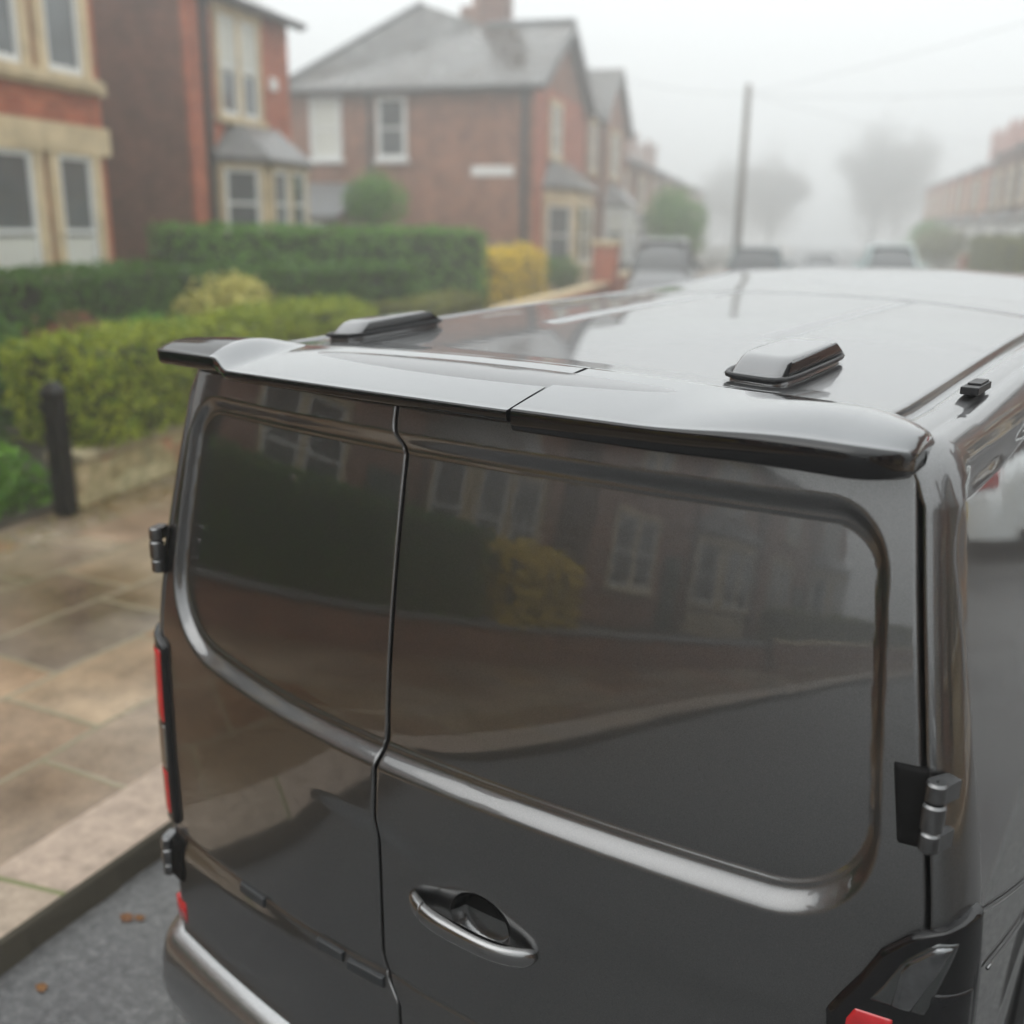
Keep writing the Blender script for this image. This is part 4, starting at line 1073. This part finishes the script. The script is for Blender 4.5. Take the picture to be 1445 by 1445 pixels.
# brick walls along the left further up
low_wall('brick_wall', 19.0, 30.6, -5.98, .85, BR_RED, 'red brick garden wall in front of the golden hedges')
r = empty('brick_pier', W(30.9, -6.0, 0), ROT, 'tall red brick gate pier right of the golden hedges', 'pier')
m = MB(); m.box(-.35, .35, -.35, .35, 0, 2.0); m.build('shaft', BR_RED, r); m = MB(); m.box(-.42, .42, -.42, .42, 2.001, 2.15); m.build('cap', STONE, r, bevel=.02)
low_wall('brick_wall', 31.6, 46, -6.0, 1.0, BR_RED, 'red brick garden wall beyond the tall brick pier')
# behind the camera on the left (seen in the paint)
low_wall('brick_wall', -11.5, 2.6, -6.0, .62, BR_MIX, 'low brown brick wall mirrored in the rear doors', cap=LEAD)
hedge('dark_hedge', [(-2.5, -6.4), (2.4, -6.4)], .8, .3, 1.92, (L_DRK, CORE), 'long dark hedge mirrored across the rear doors', n=9000, size=.05)
hedge('golden_hedge', [(-4.5, -6.5), (-2.9, -6.4)], 1.0, .3, 1.82, (L_GLD, CORE), 'golden hedge mirrored in the middle of the rear door', n=3000, size=.06, rough=.1, round_=.4)
low_wall('brick_wall', -30.0, -12.5, -6.0, .7, BR_MIX, 'garden wall mirrored at the right of the rear doors')
hedge('dark_hedge', [(-30, -6.5), (-13, -6.5)], .8, .3, 1.6, (L_OLV, CORE), 'olive hedge mirrored at the right of the rear doors', n=6000, size=.07)
# right side gardens
hedge('olive_hedge', [(37.5, 7.2), (50.5, 7.2)], 1.0, .1, 2.35, (L_OLV, CORE), 'olive hedge along the right pavement before the brown terrace', n=8000, size=.08, rough=.08)
r = empty('brick_pier', W(52.6, 7.0, 0), ROT, 'short red brick pier at the end of the olive hedge', 'pier')
m = MB(); m.box(-.5, .5, -.3, .3, 0, 1.5); m.build('shaft', BR_RED, r); m = MB(); m.box(-.56, .56, -.36, .36, 1.501, 1.62); m.build('cap', STONE, r, bevel=.02)
shrub('leafy_shrub', 62.0, 6.9, .2, 1.6, 1.4, L_OLV, 'misty grey green shrub at the foot of the right terrace', n=2400, size=.11)
shrub('leafy_shrub', 70.0, 6.9, .2, 1.8, 1.5, L_MID, 'misty green shrub farther along the right terrace', n=2200, size=.12)

# --- trees in the fog
bare_tree('bare_tree', 128, -5.4, 13.5, 3.8, 'misty rounded tree just right of the tall pole', 15000, .13)
bare_tree('bare_tree', 152, -12, 15, 5, 'very faint tree behind the tree beside the pole', 9000, .18)
bare_tree('bare_tree', 132, 6.4, 18.5, 3.6, 'tall misty tree on the right side of the road', 17000, .13)
bare_tree('bare_tree', 156, 11.0, 19.0, 5, 'tallest faint tree behind the right hand tree', 9000, .2)

# --- telegraph pole and wires
r = empty('telegraph_pole', W(44, -3.05, 0), 0, 'tall wooden telegraph pole on the left pavement', 'pole')
m = MB(); m.tube([(0, 0, 0), (0, 0, 4), (0, 0, 8.1)], [.17, .15, .115], 12); m.build('pole', simple('pole_timber', (.13, .11, .09), .85, var=.3, scale=5), r, smooth=True)
m = MB()
for k in range(3): m.box(-.02, .02, -.28 + .0 * k, .28, 7.65 - .3 * k, 7.70 - .3 * k)
m.build('step_iron', PIPE, r)
for k, (ea, eb, ez) in enumerate(((38, 9.0, 7.2), (24, 10.5, 8.6), (60, 9.0, 7.0), (31.8, -8.2, 7.4))):
    A_, B_ = Vector(W(44, -3.05, 7.75)), Vector(W(ea, eb, ez)); m = MB()
    m.tube([A_.lerp(B_, t) - Vector((0, 0, 1.1 * t * (1 - t))) for t in np.linspace(0, 1, 14)], .006, 5)
    tag(m.build('telephone_wire', PIPE, smooth=True), ['thin wire from the pole to the brown terrace', 'thin wire from the pole crossing the sky to upper right', 'thin wire from the pole to the far right terrace', 'thin wire from the pole to the corner house'][k], 'wire', 'telephone wires')

# --- parked cars
def car(a, b, rz, colour, label, tall=1.0):
    r = empty('parked_car' if tall == 1 else 'parked_van', W(a, b, 0), rz, label, 'car' if tall == 1 else 'van', 'vehicles along the street')
    r.scale = (1 + .1 * (tall > 1), 1 + .1 * (tall > 1), tall)
    pm = paint('car_paint_' + label.split()[0], colour, metal=.15, rough=.3, flake=.1)
    L, Wd = 4.2, .87
    prof = [(-2.10, .38, .50), (-2.08, .62, .78), (-2.0, .92, .83), (-1.6, 1.0, .86), (-.6, 1.0, .87), (.6, .98, .87), (.95, .96, .86), (1.6, .86, .83), (1.95, .72, .76), (2.1, .5, .6), (2.1, .36, .5)]
    rows = []
    for (y, zt, w_) in prof:
        t = np.linspace(0, math.pi, 21); c, s_ = np.cos(t), np.sin(t)
        rows.append(np.stack([np.sign(c) * np.abs(c) ** .35 * w_ * 1.0, np.full(21, y), .24 + (zt - .24) * np.abs(s_) ** .35], -1))
    rows = np.array(rows); c0 = rows[:1].mean(1, keepdims=True).repeat(21, 1); c1 = rows[-1:].mean(1, keepdims=True).repeat(21, 1)
    grid_obj('body', np.concatenate([c0, rows, c1]), pm, r)
    cab = [(-1.98, .94, .74, .95), (-1.75, .95, .74, 1.22), (-1.35, .95, .73, 1.44), (-.4, .95, .74, 1.50), (.3, .94, .73, 1.44), (1.0, .93, .72, 1.05), (1.15, .92, .72, .95)]
    rows = []
    for (y, z0, w_, zt) in cab:
        rows.append([(x * w_ * (1 - .24 * (zt - z0) / .55 * f), y, z0 - .02 + (zt - z0) * f) for x, f in [(-1, 0), (-1, .3), (-1, .6), (-.985, .86), (-.9, .97), (-.5, 1), (0, 1.02), (.5, 1), (.9, .97), (.985, .86), (1, .6), (1, .3), (1, 0)]])
    g_ = grid_obj('windows', np.array(rows), CARGLASS, r)
    rr = [[(x * w_ * .80, y, zt + .012 + .012 * (1 - abs(x))) for x in np.linspace(-.96, .96, 9)] for (y, z0, w_, zt) in cab[2:5]]
    for q in rr: pass
    grid_obj('roof', np.array(rr), pm, r)
    for s_ in (-1, 1):
        m = MB()
        for (y0, y1) in ((-1.78, -1.30), (-.42, -.30), (.75, .98)):
            pass
        m.tube([(s_ * .735, -1.95, .96), (s_ * .585, -1.38, 1.425), (s_ * .575, -.4, 1.485), (s_ * .58, .3, 1.425), (s_ * .735, 1.1, .95)], .035, 6); m.tube([(s_ * .74, -.35, .96), (s_ * .60, -.38, 1.46)], .03, 6)
        m.build('window_pillar', pm, r)
        for y in (-1.3, 1.32):
            m = MB(); m.lathe([(.16, -.09), (.30, -.09), (.315, -.05), (.315, .05), (.30, .09), (.16, .09)], axis='x', n=22); w_ = m.build('wheel', TYRE, r, smooth=True); w_.location = (s_ * .77, y, .315)
            m = MB(); m.lathe([(.001, .07), (.15, .085), (.19, .095), (.19, -.08)], axis='x', n=16); rm_ = m.build('rim', ALLOY, w_, smooth=True); rm_.rotation_euler = (0, 0, 0 if s_ > 0 else math.pi)
        m = MB(); m.box(min(s_ * .55, s_ * .78), max(s_ * .55, s_ * .78), -2.085, -1.95, .72, .90); m.build('tail_light', REDLENS, r, bevel=.03)
        m = MB(); m.box(min(s_ * .48, s_ * .72), max(s_ * .48, s_ * .72), 1.9, 2.07, .58, .70); m.build('headlight', SILVER, r, bevel=.03)
        m = MB(); m.box(min(s_ * .84, s_ * 1.0), max(s_ * .84, s_ * 1.0), .62, .80, .95, 1.10); m.build('door_mirror', pm, r, bevel=.04)
    m = MB(); m.box(-.26, .26, -2.125, -2.09, .48, .60); m.build('number_plate', simple('plate_yellow', (.6, .45, .04), .5), r)
    m = MB(); m.box(-.85, .85, -2.0, 2.0, .18, .3); m.build('underbody', RUBBER, r)
    return r
car(36.2, 2.45, SA + math.pi, (.42, .55, .54), 'pale teal van facing us on the right side of the road', 1.42)
car(35.0, -1.72, SA, (.04, .085, .095), 'dark teal van parked by the left kerb near the pole', 1.36)
car(29.6, -4.1, SA + math.pi + rad(4), (.012, .014, .018), 'black van standing in front of the red brick pier', 1.5)
car(52.0, .4, SA + math.pi, (.20, .21, .22), 'faint grey car in the fog, in the middle of the road')
car(60.0, 4.4, SA, (.70, .71, .70), 'white car parked by the right kerb beneath the terrace')
car(11.0, 5.35, SA, (.68, .72, .72), 'white car mirrored in the side of the van')
car(-9.0, 4.4, SA, (.5, .52, .53), 'silver car parked across the road behind the van')

# --- the fog that fills the street
m = MB(); m.box(-175, 175, -175, 175, -1.5, 21.0)
hz = m.build('haze', simple('unused', (1, 1, 1))); hz.data.materials.clear()
hm = bpy.data.materials.new('fog'); hm.use_nodes = True; ht = hm.node_tree; ht.nodes.remove(ht.nodes['Principled BSDF'])
pv = ht.nodes.new('ShaderNodeVolumePrincipled'); pv.inputs['Color'].default_value = (.97, .985, .985, 1); pv.inputs['Density'].default_value = .0104; pv.inputs['Anisotropy'].default_value = .70
ht.links.new(pv.outputs[0], ht.nodes['Material Output'].inputs['Volume']); hz.data.materials.append(hm)
tag(hz, kind='stuff')

# ------------------------------------------------------------------ camera, light, air
F = 1416.1; PIT, YAW, ROL = rad(15.833), rad(34.983), rad(.8356)
fh = Vector((-math.sin(YAW), math.cos(YAW), 0)); r0 = Vector((math.cos(YAW), math.sin(YAW), 0)); zu = Vector((0, 0, 1))
fw = fh * math.cos(PIT) - zu * math.sin(PIT); u0 = fh * math.sin(PIT) + zu * math.cos(PIT)
rv, uv = r0 * math.cos(ROL) + u0 * math.sin(ROL), u0 * math.cos(ROL) - r0 * math.sin(ROL)
cd = bpy.data.cameras.new('camera'); cam = bpy.data.objects.new('camera', cd); COL.objects.link(cam)
cam.matrix_world = Matrix(((rv.x, uv.x, -fw.x, 1.265), (rv.y, uv.y, -fw.y, -1.4829), (rv.z, uv.z, -fw.z, 2.2069 + G0), (0, 0, 0, 1)))
cd.sensor_width = 36; cd.lens = F / 1445 * 36; cd.clip_start = .05; cd.clip_end = 2000
cd.dof.use_dof = True; cd.dof.focus_distance = 1.95; cd.dof.aperture_fstop = 1.5
SC.camera = cam

SUN_EL, SUN_AZ = rad(48), rad(200)
w = bpy.data.worlds.new('World'); SC.world = w; w.use_nodes = True
nt = w.node_tree; bg = nt.nodes['Background']
sky = nt.nodes.new('ShaderNodeTexSky'); sky.sky_type = 'NISHITA'; sky.sun_disc = False; sky.sun_elevation = SUN_EL; sky.sun_rotation = SUN_AZ
sky.dust_density = 6; sky.air_density = 1.5; sky.ozone_density = .5
hs = nt.nodes.new('ShaderNodeHueSaturation'); hs.inputs['Saturation'].default_value = .15; nt.links.new(sky.outputs[0], hs.inputs['Color'])
tc = nt.nodes.new('ShaderNodeTexCoord'); sp = nt.nodes.new('ShaderNodeSeparateXYZ'); nt.links.new(tc.outputs['Generated'], sp.inputs[0])
mr = nt.nodes.new('ShaderNodeMapRange'); mr.inputs['To Min'].default_value = 8.3; mr.inputs['To Max'].default_value = 22.0; nt.links.new(sp.outputs[2], mr.inputs['Value'])
cl = nt.nodes.new('ShaderNodeVectorMath'); cl.operation = 'SCALE'; cl.inputs[0].default_value = (.965, .995, 1.0); nt.links.new(mr.outputs[0], cl.inputs['Scale'])
mx = nt.nodes.new('ShaderNodeMix'); mx.data_type = 'RGBA'; mx.inputs[0].default_value = .85
nt.links.new(hs.outputs[0], mx.inputs[6]); nt.links.new(cl.outputs[0], mx.inputs[7]); nt.links.new(mx.outputs[2], bg.inputs['Color'])
bg.inputs['Strength'].default_value = .10
sd = bpy.data.lights.new('sun', 'SUN'); sun = bpy.data.objects.new('sun', sd); COL.objects.link(sun)
sd.energy = .5; sd.angle = rad(50); sd.color = (1, .97, .93)
sun.rotation_euler = (Vector((math.sin(SUN_AZ) * math.cos(SUN_EL), math.cos(SUN_AZ) * math.cos(SUN_EL), math.sin(SUN_EL)))).to_track_quat('Z', 'Y').to_euler()

SC.view_settings.view_transform = 'Standard'; SC.view_settings.look = 'None'; SC.view_settings.gamma = 1; SC.view_settings.exposure = .27
SC.cycles.use_denoising = True
SC.cycles.max_bounces = 8; SC.cycles.glossy_bounces = 4; SC.cycles.diffuse_bounces = 3; SC.cycles.volume_bounces = 2; SC.cycles.transmission_bounces = 4
SC.cycles.sample_clamp_indirect = 6
